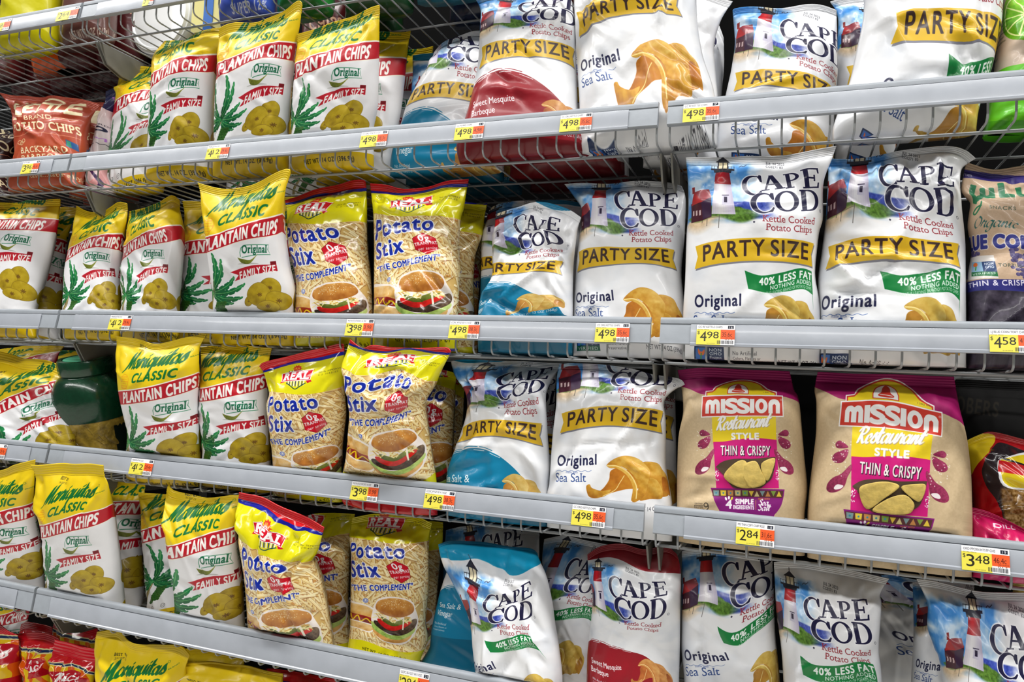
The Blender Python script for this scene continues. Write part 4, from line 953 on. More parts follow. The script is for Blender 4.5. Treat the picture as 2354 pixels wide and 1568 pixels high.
def keys(tab):
    def f(**k): return [(x, y, *tab[n]) for n, (x, y) in k.items()]
    return f
pl_ = keys(dict(mS=(935, 246), mE=(1418, 178), cS=(1025, 332), cE=(1368, 288), P=(948, 496), L=(990, 488), T=(1120, 470), H=(1310, 433), S=(1492, 378), oS=(1228, 550), oE=(1428, 532), fL=(1138, 665), fR=(1510, 662),
   fZ=(1440, 676), w=(1385, 850), pt=(1012, 508), pc=(992, 795), uc=(1095, 1052), bS=(1030, 62), bE=(1120, 80), em=(958, 328), t0=(1240, -40), tl=(880, -40), tr=(1540, -40)))
st_ = keys(dict(b=(-5, 101), B=(200, 107), rl=(54, 81), rt=(138, 47), rb=(133, 76), tip=(96, 100), P=(8, 155), o=(147, 150), S=(10, 200), x=(77, 197), h=(122, 185), C=(9, 234), c=(150, 224), U=(36, 256), bun=(112, 265), tom=(114, 300),
   yl=(0, 362), yr=(190, 364), t0=(100, -2), tl=(-5, -2), tr=(200, -2), nw=(50, 391), rT=(54, 52)))
cp_ = keys(dict(gal=(91, 48), base=(92, 154), red=(94, 85), C=(135, 86), E=(312, 92), c=(156, 128), D=(312, 147), k=(180, 170), p=(290, 197), bl=(24, 226), bL=(22, 279), br=(299, 220), bR=(297, 273), P=(46, 262), R=(104, 256), Sz=(196, 250), Ez=(280, 258),
   hill=(110, 302), hl=(60, 306), hm=(-20, 338), mq=(128, 399), O=(22, 366), o=(132, 362), s=(18, 408), sE=(104, 408), ct=(214, 341), cl=(104, 424), cR=(321, 450), tt=(236, 389), tR=(309, 460), g=(140, 282), gB=(148, 324), fl=(140, 406), ng=(20, 458),
   G=(130, 196), F=(162, 227), Fe=(294, 220), gt=(298, 288), N=(186, 242), o2=(22, 300), oe2=(132, 296), s2=(18, 342), ft=(224, 341), ss=(14, 398), se=(100, 394), vi=(12, 430), na=(8, 462), roof=(40, 112), ch=(20, 92), gr=(60, 140), hs=(20, 160), Cl=(135, 100), top=(110, 4)))
GP, GS, GK = 'plantain chip bags', 'potato stick bags', 'kettle cooked potato chip bags'
PB, SB, KB, TB, XB = 'plantain_chip_bag', 'potato_stick_bag', 'potato_chip_bag', 'tortilla_chip_bag', 'snack_bag'
def pb(row, T, L, R, lm, label, **q): return bag(PB, 'plantain', row, T, L, R, lm, label=label, group=GP, **{**dict(D=.07, seal=.055), **q})
def sb(row, T, L, R, lm, label, **q): return bag(SB, 'sticks', row, T, L, R, lm, label=label, group=GS, **{**dict(D=.07, seal=.05), **q})
def kb(m, row, T, L, R, lm, label, **q): return bag(KB, m, row, T, L, R, lm, label=label, group=GK, **{**dict(D=.075, seal=.04), **q})

# ---------------- second row from the top (shelf 1), left to right
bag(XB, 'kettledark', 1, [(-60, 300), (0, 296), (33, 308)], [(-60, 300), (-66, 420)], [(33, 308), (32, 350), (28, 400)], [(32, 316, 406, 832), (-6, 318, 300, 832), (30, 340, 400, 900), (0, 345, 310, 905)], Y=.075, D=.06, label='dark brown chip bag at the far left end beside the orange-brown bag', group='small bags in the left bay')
bag(XB, 'kettle', 1, [(4, 216), (37, 220), (136, 223), (204, 231), (226, 240)], [(4, 216), (25, 252), (32, 306), (34, 357), (20, 425)], [(226, 240), (211, 272), (207, 306), (204, 347), (190, 425)], ident(115, 320, .34), Y=.045, D=.075, seal=.07, label='orange-brown kettle chip bag with cream lettering', group='small bags in the left bay', crush=1.3)
bag(XB, 'kettle', 1, [(150, 236), (214, 235), (238, 236), (252, 240)], [(150, 236), (160, 350)], [(252, 240), (246, 300), (240, 360)], sh(ident(115, 320, .34), 44, 14), Y=.125, D=.06, label='second orange-brown bag mostly hidden behind the first', group='small bags in the left bay')
bag(XB, 'pop', 1, [(245, 211), (262, 201), (275, 203), (285, 206)], [(245, 211), (235, 258), (221, 296), (207, 347), (200, 408)], [(285, 206), (276, 300), (270, 380)], ident(250, 320), Y=.1, D=.06, label='pale pink popcorn bag with navy top beside the plantain chips', group='small bags in the left bay')
pb(1, [(279, 160), (308, 143), (321, 151), (380, 156)], [(279, 160), (258, 270), (250, 345)], [(400, 160), (385, 270), (378, 350)], pl_(cS=(292, 207), P=(267, 255), fL=(297, 296), w=(333, 332), oS=(330, 253)), 'leftmost plantain bag of the top row, half hidden by its neighbour', Y=.115)
M2 = pl_(cS=(360, 150), cE=(444, 122), S=(473, 165), L=(344, 207), oS=(393, 200), oE=(449, 195), fL=(371, 243), fR=(461, 245), w=(423, 298), mE=(437, 62))
pb(1, [(355, 80), (400, 78), (430, 57), (510, 42), (530, 55)], [(355, 80), (349, 120), (347, 170), (340, 258), (337, 337)], [(530, 55), (512, 100), (500, 140), (491, 240), (490, 330)], M2, 'plantain bag with its top edge folded back, second in the top row', Y=.07, flop=.03, lean=-.16)
M3 = pl_(cS=(535, 116), cE=(639, 89), P=(504, 173), S=(663, 134), oS=(584, 166), oE=(638, 166), fL=(548, 226), fR=(649, 218), w=(602, 274), mE=(655, 60), mS=(510, 100))
pb(1, [(507, 68), (545, 52), (593, 50), (646, 25), (690, 4), (700, 12)], [(507, 68), (503, 102), (498, 170), (493, 238), (490, 323)], [(700, 12), (692, 50), (680, 136), (673, 204), (665, 306)], M3, 'plantain bag with a tall pointed right corner, third in the top row', lean=-.16)
M4 = pl_(cS=(710, 117), cE=(817, 92), P=(679, 178), S=(846, 136), oS=(770, 175), oE=(826, 175), fL=(724, 226), fR=(839, 218), w=(788, 268), mE=(844, 54))
pb(1, [(687, 82), (700, 76), (785, 44), (836, 24), (876, 14)], [(687, 82), (680, 150), (672, 230), (668, 310)], [(876, 14), (873, 60), (873, 143), (871, 238), (860, 300)], M4, 'plantain bag with its whole front in view, rightmost front one of the top row', Y=.05, lean=-.16)
pb(1, [(745, 110), (850, 78), (905, 64), (943, 55)], [(745, 110), (735, 250), (730, 320)], [(943, 55), (935, 146), (925, 238), (912, 310)], sh(M4, 45, 36), 'plantain bag behind the rightmost front one, only its right side showing', Y=.13)
pb(1, [(800, 150), (920, 118), (985, 92), (999, 102)], [(800, 150), (800, 280)], [(999, 102), (992, 146), (985, 230), (978, 310)], sh(M4, 108, 70), 'plantain bag farthest back, its yellow corner beside the teal-bottomed bag', Y=.215)
kb('partyteal', 1, [(1000, 130), (1023, 98), (1060, 82), (1105, 71), (1160, 70)], [(1000, 125), (989, 150), (962, 187), (935, 238), (921, 289), (904, 343), (897, 401)], [(1170, 72), (1160, 200), (1150, 330), (1160, 400)], cp_(C=(1030, 102), k=(1047, 159), bl=(941, 209), bL=(933, 245), Sz=(1052, 218), hill=(982, 250)), 'white and teal party bag on the top row beside the plantain chips', Y=.11)
kb('partyred', 1, [(1100, -80), (1200, -88), (1312, -92)], [(1100, -80), (1106, 30), (1106, 85), (1101, 160), (1084, 238), (1074, 272), (1050, 340), (1060, 385)], [(1312, -92), (1316, 10), (1324, 61), (1325, 112), (1327, 204), (1330, 262), (1356, 330)], cp_(c=(1204, 39), D=(1323, 61), p=(1308, 90), bl=(1108, 108), br=(1322, 107), bL=(1101, 160), bR=(1319, 153), hill=(1159, 163), mq=(1183, 231)), 'white and red barbeque party bag on the top row', Y=.055, D=.08)
C3 = cp_(bl=(1324, 27), bL=(1331, 85), bR=(1568, 38), br=(1558, 0), O=(1337, 167), o=(1424, 139), s=(1339, 202), cl=(1412, 195), ct=(1499, 92), cR=(1613, 190))+[(1640, 345, 306, 494), (1388, 352, 60, 456)]
kb('party', 1, [(1318, -110), (1450, -125), (1590, -130)], [(1318, -110), (1320, 20), (1327, 136), (1333, 252)], [(1590, -130), (1600, -30), (1604, 60), (1616, 130), (1640, 200), (1650, 260)], C3, 'white original party bag with big chip picture, right of the red one', Y=.055, D=.085, crush=1.4)
kb('party', 1, [(1480, -60), (1600, -40), (1684, 0)], [(1480, -60), (1480, 100)], [(1684, 0), (1655, 50), (1640, 110), (1650, 220)], [(1600, 45, 312, 92), (1565, 40, 270, 92), (1598, 80, 312, 147), (1560, 10, 260, 50)], 'white bag squeezed behind the big original party bag, its corner raised', Y=.14)
kb('party', 1, [(1500, 0), (1600, 30), (1645, 48), (1664, 90)], [(1500, 0), (1500, 150)], [(1664, 90), (1665, 150), (1658, 230)], [(1645, 70, 312, 85), (1600, 75, 230, 90), (1650, 112, 312, 140), (1630, 150, 290, 190)], 'white bag farthest back behind the original party bag', Y=.215)
# right bay
kb('party', 1, [(1684, 24), (1700, 18), (1789, 14), (1880, 14), (1923, 24)], [(1684, 24), (1690, 101), (1681, 162), (1669, 215), (1651, 292), (1643, 336)], [(1923, 24), (1925, 100), (1926, 162), (1923, 200), (1917, 284)], cp_(C=(1793, 61), c=(1809, 105), k=(1832, 134), bl=(1690, 166), bL=(1686, 209), s=(1680, 310), sE=(1761, 308), gal=(1767, 25), base=(1755, 111)), 'white original party bag standing set back in the right bay', Y=.16)
kb('party', 1, [(1908, 8), (1960, -6), (2060, -16)], [(1908, 8), (1927, 41), (1923, 122), (1919, 195)], [(2060, -16), (2060, 200)], [(1940, 100, 20, 160), (1957, 53, 40, 100), (1948, 172, 24, 250), (1990, 100, 80, 158)], 'white bag behind the tilted party bag, a strip of lighthouse picture showing', Y=.22)
kb('partyfat', 1, [(1976, -170), (2140, -180), (2316, -170)], [(1976, -170), (1986, 0), (1984, 49), (1968, 122), (1953, 190), (1915, 290)], [(2316, -170), (2306, 0), (2302, 61), (2289, 122), (2279, 162), (2252, 243), (2245, 290)], cp_(bl=(2057, 36), bL=(2046, 101), Ez=(2305, 100), P=(2081, 81), g=(2181, 124), gB=(2180, 172), fl=(2097, 292), O=(2026, 208), ng=(1984, 290), p=(2312, 20)), 'white party bag with green ribbon and wrinkled left side, top right', Y=.07, D=.085, crush=1.5)
bag(XB, 'lime', 1, [(2306, -60), (2380, -70), (2450, -60)], [(2306, -60), (2305, 40), (2288, 150), (2272, 235), (2255, 330)], [(2450, -60), (2450, 150), (2440, 330)], ident(2350, 120), Y=.09, D=.08, label='brown and lime green bag at the right edge of the top row', group=None)

# ---------------- shelf 2
P1 = pl_(S=(97, 531), oS=(10, 553), oE=(64, 558), fR=(70, 601), cE=(79, 497), w=(29, 652), mE=(100, 470))
pb(2, [(-66, 453), (0, 451), (112, 451), (140, 451)], [(-70, 453), (-76, 600), (-80, 713)], [(140, 451), (136, 512), (127, 570), (112, 631), (90, 699), (86, 713)], P1, 'plantain bag cut by the left frame edge, front one on the middle shelf')
pb(2, [(60, 488), (141, 478), (170, 470), (180, 480)], [(60, 488), (50, 640)], [(180, 480), (156, 546), (146, 638), (142, 709)], sh(P1, 56, 46), 'plantain bag behind the leftmost one on the middle shelf, a sliver showing', Y=.125)
pb(2, [(177, 473), (194, 483), (231, 489), (250, 478), (272, 465), (298, 470)], [(177, 473), (167, 522), (155, 580), (148, 631), (145, 713)], [(298, 470), (293, 512), (285, 563), (280, 638), (279, 713)], pl_(cS=(180, 552), cE=(245, 531), P=(154, 599), S=(265, 570), oS=(194, 595), oE=(242, 595), fL=(187, 635), fR=(260, 633), w=(238, 679), mE=(265, 498)), 'plantain bag above the 4.12 price tag on the middle shelf', Y=.055)
pb(2, [(303, 488), (340, 475), (367, 465), (391, 447), (408, 458)], [(303, 488), (292, 526), (282, 590), (277, 655), (279, 713)], [(408, 458), (422, 516), (425, 546), (420, 618), (413, 709)], pl_(cS=(296, 544), cE=(355, 522), S=(384, 555), oS=(330, 590), oE=(373, 589), fL=(312, 635), fR=(387, 629), w=(357, 675), mE=(368, 480)), 'plantain bag with a pointed top corner, right of the 4.12 tag', Y=.06)
pb(2, [(427, 449), (452, 448), (540, 452)], [(427, 449), (425, 519), (422, 587), (416, 655), (414, 714)], [(560, 454), (560, 600), (560, 700)], pl_(cS=(449, 538), P=(422, 585), fL=(462, 635), pt=(433, 590), mS=(430, 522)), 'plantain bag behind the tall crumpled-top one on the middle shelf', Y=.13)
P5 = pl_(mS=(473, 492), mE=(624, 453), cS=(495, 521), cE=(604, 495), P=(475, 580), S=(633, 538), oS=(557, 582), oE=(611, 580), fL=(530, 626), fR=(638, 623), w=(612, 679))
pb(2, [(449, 417), (493, 430), (551, 428), (600, 410), (650, 384), (657, 396)], [(449, 417), (459, 444), (469, 519), (476, 590), (486, 658), (490, 713)], [(657, 396), (655, 468), (656, 529), (666, 604), (680, 665), (678, 716)], P5, 'tall plantain bag with a wavy top, next to the potato sticks', Y=.042, flop=.01, lean=-.2)
pb(2, [(600, 465), (656, 451), (680, 437), (746, 414), (748, 429)], [(600, 465), (600, 600)], [(748, 429), (750, 480), (752, 560), (754, 700)], sh(P5, 86, 42), 'plantain bag tucked behind the potato stick bag', Y=.13)
X1 = st_(rl=(677, 493), rt=(763, 465), o=(778, 543), x=(725, 604), h=(776, 581), c=(805, 621), bun=(766, 672), b=(661, 517), B=(847, 502), t0=(770, 424), tl=(660, 461), tr=(842, 416))
sb(2, [(658, 462), (700, 444), (745, 429), (785, 420), (836, 414), (843, 422)], [(658, 462), (661, 512), (666, 570), (680, 638), (678, 713)], [(843, 422), (846, 502), (848, 570), (856, 638), (859, 716)], X1, 'potato stick bag on the middle shelf beside the tall plantain bag', Y=.047)
X2 = st_(rb=(987, 463), P=(862, 553), o=(992, 529), x=(926, 577), h=(984, 558), C=(866, 628), c=(1012, 599), U=(896, 643), bun=(963, 646), tom=(962, 695), B=(1061, 502), b=(862, 489), tl=(856, 426), tr=(1072, 410), t0=(935, 433))
sb(2, [(854, 424), (890, 425), (931, 435), (1006, 422), (1067, 414), (1076, 408)], [(854, 424), (855, 458), (861, 502), (861, 604), (860, 720)], [(1078, 412), (1067, 478), (1060, 502), (1056, 563), (1060, 621), (1057, 655), (1053, 720)], X2, 'potato stick bag with dipped red seal, right one of the front pair', Y=.042, crush=1.3)
sb(2, [(960, 470), (1074, 465), (1101, 468), (1117, 464)], [(960, 470), (960, 620)], [(1117, 464), (1110, 536), (1094, 590), (1090, 638), (1091, 716)], sh(X2, 48, 38), 'potato stick bag behind the front pair on the middle shelf', Y=.12)
sb(2, [(980, 510), (1060, 500), (1112, 512)], [(980, 510), (980, 640)], [(1112, 512), (1107, 570), (1105, 638), (1099, 716)], sh(X2, 94, 58), 'potato stick bag farthest back, next to the teal-bottomed bag', Y=.195)
CT = cp_(C=(1186, 505), E=(1278, 530), c=(1196, 555), D=(1298, 560), k=(1208, 587), p=(1283, 585), br=(1292, 596), bR=(1292, 636), R=(1137, 628), Ez=(1272, 618), hill=(1150, 650), tt=(1210, 675), tR=(1298, 699), top=(1180, 462), gal=(1142, 500))
kb('partyteal', 2, [(1142, 488), (1180, 476), (1235, 466), (1300, 478), (1338, 496)], [(1140, 492), (1134, 553), (1134, 630), (1106, 690), (1101, 722)], [(1336, 500), (1327, 533), (1319, 604), (1317, 665), (1317, 721)], CT, 'white and teal party bag with crumpled top on the middle shelf', Y=.05, crush=1.6)
kb('partyteal', 2, [(1122, 486), (1145, 467), (1230, 460), (1339, 466)], [(1122, 486), (1109, 553), (1107, 672), (1104, 715)], [(1339, 466), (1336, 560), (1330, 715)], sh(CT, -24, -14), 'teal-topped party bag behind the crumpled one on the middle shelf', Y=.135)
kb('party', 2, [(1298, 424), (1346, 421), (1414, 419), (1520, 418), (1568, 430)], [(1298, 424), (1319, 451), (1338, 480), (1336, 519), (1326, 604), (1319, 721)], [(1568, 430), (1577, 461), (1574, 542), (1566, 627), (1574, 712)], cp_(C=(1412, 453), E=(1557, 481), c=(1428, 501), D=(1556, 522), k=(1447, 542), p=(1545, 555), bl=(1331, 579), bL=(1327, 626), br=(1548, 574), bR=(1556, 621), O=(1325, 696), o=(1410, 689), ct=(1473, 659)), 'white original party bag at the seam between bays on the middle shelf', Y=.075)
RF = [(1573+u, 340+v, u, v) for u, v in ((20, 40), (300, 50), (160, 130), (30, 240), (296, 240), (40, 360), (290, 370), (160, 300))]
kb('partyfat', 2, [(1578, 365), (1659, 361), (1765, 357), (1846, 352), (1923, 334)], [(1578, 365), (1582, 425), (1583, 486), (1578, 542), (1575, 643), (1570, 720)], [(1923, 336), (1912, 366), (1892, 420), (1892, 500), (1882, 540), (1873, 627), (1882, 684), (1886, 730)], RF, 'white party bag with green ribbon, left of two in the right bay middle shelf', Y=.05, D=.085, lean=-.02)
kb('partyfat', 2, [(1902, 365), (2008, 359), (2089, 341), (2202, 342), (2245, 362)], [(1902, 365), (1904, 405), (1898, 507), (1890, 570), (1880, 643), (1884, 732)], [(2244, 363), (2222, 378), (2206, 400), (2210, 481), (2219, 562), (2220, 659), (2221, 738)], cp_(C=(2020, 395), E=(2192, 434), c=(2036, 458), D=(2196, 507), k=(2070, 505), bl=(1904, 568), bL=(1898, 619), br=(2205, 558), bR=(2207, 615), g=(2023, 622), O=(1888, 712), o=(2013, 704), gal=(1976, 373), base=(1971, 472)), 'white party bag with a deep diagonal crease, right of the green-ribbon pair', Y=.05, D=.085, crush=1.7)
bag(TB, 'blue', 2, [(2221, 373), (2280, 389), (2330, 386), (2400, 380), (2440, 384)], [(2221, 373), (2208, 438), (2230, 466), (2224, 522), (2233, 582), (2220, 651), (2222, 738)], [(2440, 384), (2445, 560), (2440, 740)], ident(2290, 560), Y=.06, D=.08, label='brown paper blue corn chip bag cut by the right edge', crush=1.3)

# ---------------- shelf 3
pb(3, [(-90, 800), (0, 808), (54, 824), (107, 828), (143, 843), (148, 856)], [(-90, 800), (-95, 950), (-95, 1030)], [(148, 856), (150, 890), (166, 935), (177, 1000), (176, 1027)], pl_(T=(2, 947), H=(89, 911), oS=(57, 951), fL=(36, 989), fR=(141, 962), w=(131, 1009), cE=(100, 880), t0=(60, 818)), 'slumped plantain bag at the left frame edge, its top folded forward', Y=.05, crush=1.5, seal=.1)
pb(3, [(-50, 806), (0, 800), (70, 793), (131, 790)], [(-50, 806), (-50, 900)], [(131, 790), (132, 834), (128, 900)], [(55, 819, 1378, 288), (-15, 829, 1128, 320), (60, 905, 1492, 560), (0, 880, 1300, 500)], 'plantain bag behind the slumped one at the far left', Y=.175, flop=.02)
pb(3, [(122, 810), (134, 806), (190, 808), (209, 818)], [(122, 810), (122, 900)], [(209, 818), (204, 846), (200, 866), (190, 959), (188, 1000)], [(150, 834, 1368, 288), (169, 865, 1492, 378), (99, 843, 1128, 320), (140, 930, 1400, 660), (180, 920, 1560, 600)], 'plantain bag left of the green jar, set back', Y=.255)
pb(3, [(222, 826), (262, 816), (330, 820)], [(222, 826), (215, 900)], [(330, 820), (330, 950)], [(232, 828, 958, 328), (253, 831, 1035, 310), (240, 860, 958, 440), (300, 835, 1240, 280)], 'plantain bag right behind the green jar lid', Y=.28)
Q2 = [(x*.2979, 780+y*.2979, x, y) for x, y in ((1000, 300), (1400, 250), (960, 600), (1480, 640), (1100, 860), (1450, 860), (1200, 60))]
pb(3, [(252, 772), (292, 777), (330, 784), (357, 789), (408, 776), (461, 764)], [(252, 772), (264, 791), (266, 828), (270, 899), (280, 947), (291, 994), (290, 1042)], [(461, 766), (457, 810), (460, 866), (457, 929), (462, 989), (465, 1054)], Q2, 'plantain bag right of the green jar, above the 4.12 tag', Y=.042, flop=.012, lean=-.2)
pb(3, [(460, 798), (506, 793), (527, 787), (596, 797), (623, 797)], [(460, 798), (463, 846), (457, 899), (457, 947), (465, 1057)], [(625, 800), (616, 851), (618, 929), (623, 1018), (624, 1073)], pl_(cS=(465, 877), cE=(566, 860), P=(454, 921), S=(603, 892), oS=(521, 942), oE=(582, 939), fL=(495, 980), fR=(606, 978), w=(572, 1033), mE=(585, 829)), 'plantain bag touching the potato sticks on the lower middle shelf', Y=.06, lean=-.1)
X3 = st_(rl=(648, 878), rt=(722, 849), o=(728, 936), x=(676, 990), S=(614, 992), h=(728, 969), c=(760, 996), C=(622, 1022), U=(651, 1043), bun=(719, 1053), b=(618, 899), B=(791, 883), tl=(602, 842), tr=(792, 787), t0=(690, 812))
sb(3, [(600, 842), (610, 832), (660, 819), (734, 801), (780, 790), (793, 788)], [(600, 842), (609, 860), (620, 905), (612, 935), (621, 1006), (627, 1072)], [(794, 790), (793, 878), (799, 947), (791, 1018), (788, 1090)], X3, 'potato stick bag with REAL crest in full view, lower middle shelf', Y=.05, lean=-.13)
X4 = st_(tip=(913, 836), b=(791, 842), B=(1005, 872), P=(797, 899), o=(941, 893), S=(800, 944), x=(863, 944), h=(916, 930), C=(806, 978), c=(940, 954), U=(831, 1002), bun=(904, 1014), tom=(907, 1062), yr=(996, 1087), yl=(791, 1084), t0=(898, 799), tl=(806, 781), tr=(1030, 800))
sb(3, [(806, 780), (835, 800), (859, 792), (898, 799), (970, 800), (1026, 798), (1038, 808)], [(806, 780), (797, 807), (788, 835), (794, 869), (803, 947), (797, 1036), (791, 1091)], [(1038, 808), (1004, 875), (980, 923), (987, 974), (996, 1042), (1006, 1103)], X4, 'potato stick bag with a folded left corner and burger picture, lower middle shelf', Y=.035, crush=1.5, D=.08, lean=-.16)
sb(3, [(940, 850), (1000, 846), (1048, 856)], [(940, 850), (940, 1000)], [(1048, 858), (1047, 929), (1042, 1048), (1036, 1111)], sh(X4, 78, 30), 'potato stick bag behind the folded-corner one, its red hexagon half covered', Y=.12)
sb(3, [(950, 875), (1030, 868), (1068, 880)], [(950, 875), (950, 1000)], [(1068, 880), (1066, 960), (1058, 1060), (1050, 1110)], sh(X4, 106, 46), 'potato stick bag in shadow beside the teal-bottomed bag, farthest back', Y=.2)
T3 = cp_(Cl=(1138, 876), E=(1257, 877), c=(1145, 899), D=(1248, 896), k=(1156, 938), p=(1237, 953), br=(1246, 972), bR=(1249, 1026), bl=(1064, 985), bL=(1056, 1020), P=(1069, 1000), Ez=(1232, 1012), hl=(1050, 1033), se=(1080, 1109), tt=(1184, 1088), gal=(1100, 850), top=(1150, 828))
kb('partyteal', 3, [(1025, 830), (1047, 820), (1106, 824), (1166, 829), (1230, 832), (1282, 830)], [(1025, 830), (1047, 869), (1074, 905), (1074, 950), (1057, 1006), (1031, 1078), (1027, 1117)], [(1283, 830), (1277, 855), (1254, 905), (1258, 989), (1265, 1078), (1260, 1136)], T3, 'white and teal party bag squashed at the top, lower middle shelf', Y=.045, crush=1.8, flop=.02)
kb('partyteal', 3, [(1150, 848), (1200, 840), (1276, 842)], [(1150, 848), (1150, 1000)], [(1278, 846), (1275, 960), (1272, 1100)], sh(T3, 36, 24), 'party bag in the dark gap behind the squashed teal one', Y=.14)
O3 = cp_(c=(1406, 872), Cl=(1394, 848), D=(1546, 890), k=(1422, 902), p=(1523, 921), bl=(1291, 951), bL=(1287, 996), br=(1525, 944), bR=(1522, 996), O=(1281, 1070), o=(1372, 1067), s=(1277, 1108), sE=(1348, 1109), cl=(1350, 1120), ct=(1438, 1048), cR=(1543, 1131), roof=(1304, 849), gr=(1334, 876))
kb('party', 3, [(1286, 837), (1319, 835), (1394, 840), (1453, 847), (1498, 860), (1560, 870), (1574, 882)], [(1286, 837), (1279, 872), (1280, 929), (1272, 994), (1269, 1033), (1264, 1108), (1258, 1137)], [(1574, 884), (1546, 899), (1526, 923), (1531, 971), (1531, 1072), (1546, 1158)], O3, 'white original party bag with bent-over top, lower middle shelf', Y=.045, crush=1.3)
kb('party', 3, [(1400, 890), (1500, 880), (1552, 890)], [(1400, 890), (1400, 1050)], [(1552, 890), (1555, 1033), (1556, 1150)], sh(O3, 24, 16), 'white bag hidden behind the bent-over original bag', Y=.13)
kr1, ki1 = bag(TB, 'kraft', 3, [(1557, 850), (1620, 846), (1706, 844), (1780, 846), (1812, 850)], [(1557, 850), (1568, 900), (1571, 947), (1559, 1006), (1556, 1100), (1556, 1170)], [(1815, 852), (1826, 896), (1838, 923), (1849, 1048), (1857, 1123), (1850, 1188)], [(1200+x*.2979, 780+y*.2979, x, y) for x, y in ((1400, 450), (2000, 450), (1480, 790), (1960, 780), (1480, 1150), (2010, 1160), (1700, 300), (1350, 1290))], Y=.055, D=.09, label='brown paper tortilla chip bag, left of two in the right bay', crush=.8, seal=.06, group='brown paper tortilla chip bags', sq=4.)
kr2, ki2 = bag(TB, 'kraft', 3, [(1880, 854), (1887, 850), (1960, 856), (2035, 861), (2120, 863), (2193, 863)], [(1880, 854), (1872, 895), (1877, 930), (1876, 999), (1865, 1086), (1859, 1137), (1856, 1180)], [(2193, 863), (2203, 923), (2222, 1010), (2231, 1086), (2234, 1180)], [(1935, 927, 1392, 444), (2163, 952, 2006, 444), (1931, 976, 1388, 597), (2163, 1003, 2012, 594), (1956, 1050, 1474, 795), (2138, 1061, 1963, 795), (1976, 1087, 1534, 893), (2115, 1103, 1914, 893), (1939, 1170, 1456, 1146), (2148, 1191, 2026, 1158), (2037, 874, 1670, 330)], Y=.045, D=.1, label='brown paper tortilla chip bag with creased right side, larger of the two', crush=.9, seal=.06, group='brown paper tortilla chip bags', sq=4.)
bag(XB, 'crisp', 3, [(2223, 1012), (2251, 999), (2280, 993), (2354, 1010), (2430, 1030)], [(2223, 1012), (2221, 1055), (2231, 1112), (2236, 1173)], [(2430, 1030), (2450, 1150), (2450, 1240)], ident(2300, 1100), Y=.1, D=.09, label='red snack bag with yellow ribbon print at the right edge', crush=1.2)
bag(XB, 'magenta', 3, [(2233, 1166), (2270, 1176), (2330, 1204), (2400, 1240)], [(2233, 1166), (2233, 1200), (2234, 1226)], [(2400, 1240), (2410, 1260)], [(2233, 1166, 10, 10), (2300, 1200, 40, 40), (2340, 1215, 64, 56), (2260, 1220, 20, 80)], Y=.045, D=.05, label='magenta bag lying low in front of the red snack bag', crush=1.2, seal=.1)
bag(XB, 'black', 3, [(2195, 862), (2260, 868), (2360, 876)], [(2195, 862), (2195, 1000)], [(2400, 880), (2400, 1040)], [(2200, 950, 18, 60), (2292, 960, 88, 60), (2200, 900, 18, 40), (2292, 1000, 88, 85)], Y=.2, D=.09, label='black bag in shadow behind the red snack bag', crush=.5)

# ---------------- shelf 4
S1 = pl_(S=(70, 1191), cE=(32, 1160), oE=(49, 1228), oS=(0, 1234), fR=(82, 1255), w=(57, 1306), mE=(49, 1134))
pb(4, [(-100, 1098), (0, 1082), (38, 1067), (74, 1056)], [(-100, 1098), (-110, 1250), (-115, 1340)], [(76, 1058), (80, 1100), (80, 1163), (84, 1190), (99, 1267), (104, 1339)], S1, 'plantain bag at the left frame edge of the lowest full row', Y=.05, lean=-.22)
S2 = pl_(cS=(106, 1190), cE=(194, 1170), S=(222, 1205), oS=(154, 1251), oE=(201, 1249), fL=(128, 1287), fR=(231, 1285), w=(206, 1336), mE=(213, 1145), mS=(94, 1166))
pb(4, [(72, 1068), (110, 1067), (150, 1067), (200, 1066), (244, 1066)], [(72, 1068), (84, 1100), (79, 1166), (94, 1219), (100, 1267), (105, 1348)], [(244, 1067), (242, 1090), (251, 1112), (266, 1178), (275, 1249), (282, 1309), (289, 1387)], S2, 'plantain bag with a wide flat crimped top, lowest full row', Y=.042, seal=.07, lean=-.22)
pb(4, [(225, 1112), (260, 1106), (300, 1106), (336, 1112)], [(225, 1112), (225, 1300)], [(336, 1112), (325, 1219), (331, 1339), (328, 1394)], [(316, 1182, 1310, 433), (276, 1207, 1228, 550), (324, 1255, 1440, 676), (307, 1321, 1400, 870), (250, 1215, 1130, 560)], 'plantain bag in shadow behind the flat-topped one', Y=.14)
pb(4, [(318, 1130), (345, 1134), (400, 1138)], [(318, 1130), (324, 1175), (325, 1243), (330, 1279), (331, 1339), (340, 1398)], [(460, 1140), (455, 1300), (450, 1420)], pl_(cS=(343, 1199), P=(324, 1248), pc=(354, 1336), pt=(337, 1251), uc=(375, 1390)), 'plantain bag showing a whole palm tree, half behind its neighbour', Y=.11)
pb(4, [(371, 1112), (380, 1131), (424, 1139), (460, 1148), (520, 1139), (557, 1146)], [(371, 1112), (378, 1160), (381, 1249), (388, 1291), (400, 1354), (402, 1410)], [(557, 1149), (544, 1170), (542, 1216), (549, 1267), (558, 1339), (564, 1446)], pl_(cS=(395, 1237), cE=(504, 1212), S=(543, 1243), L=(382, 1290), oS=(462, 1297), oE=(522, 1291), fL=(431, 1340), fR=(549, 1333), w=(516, 1390), mE=(515, 1181), mS=(376, 1206)), 'plantain bag left of the tilted potato stick bag, lowest full row', Y=.042, flop=.015, lean=-.18)
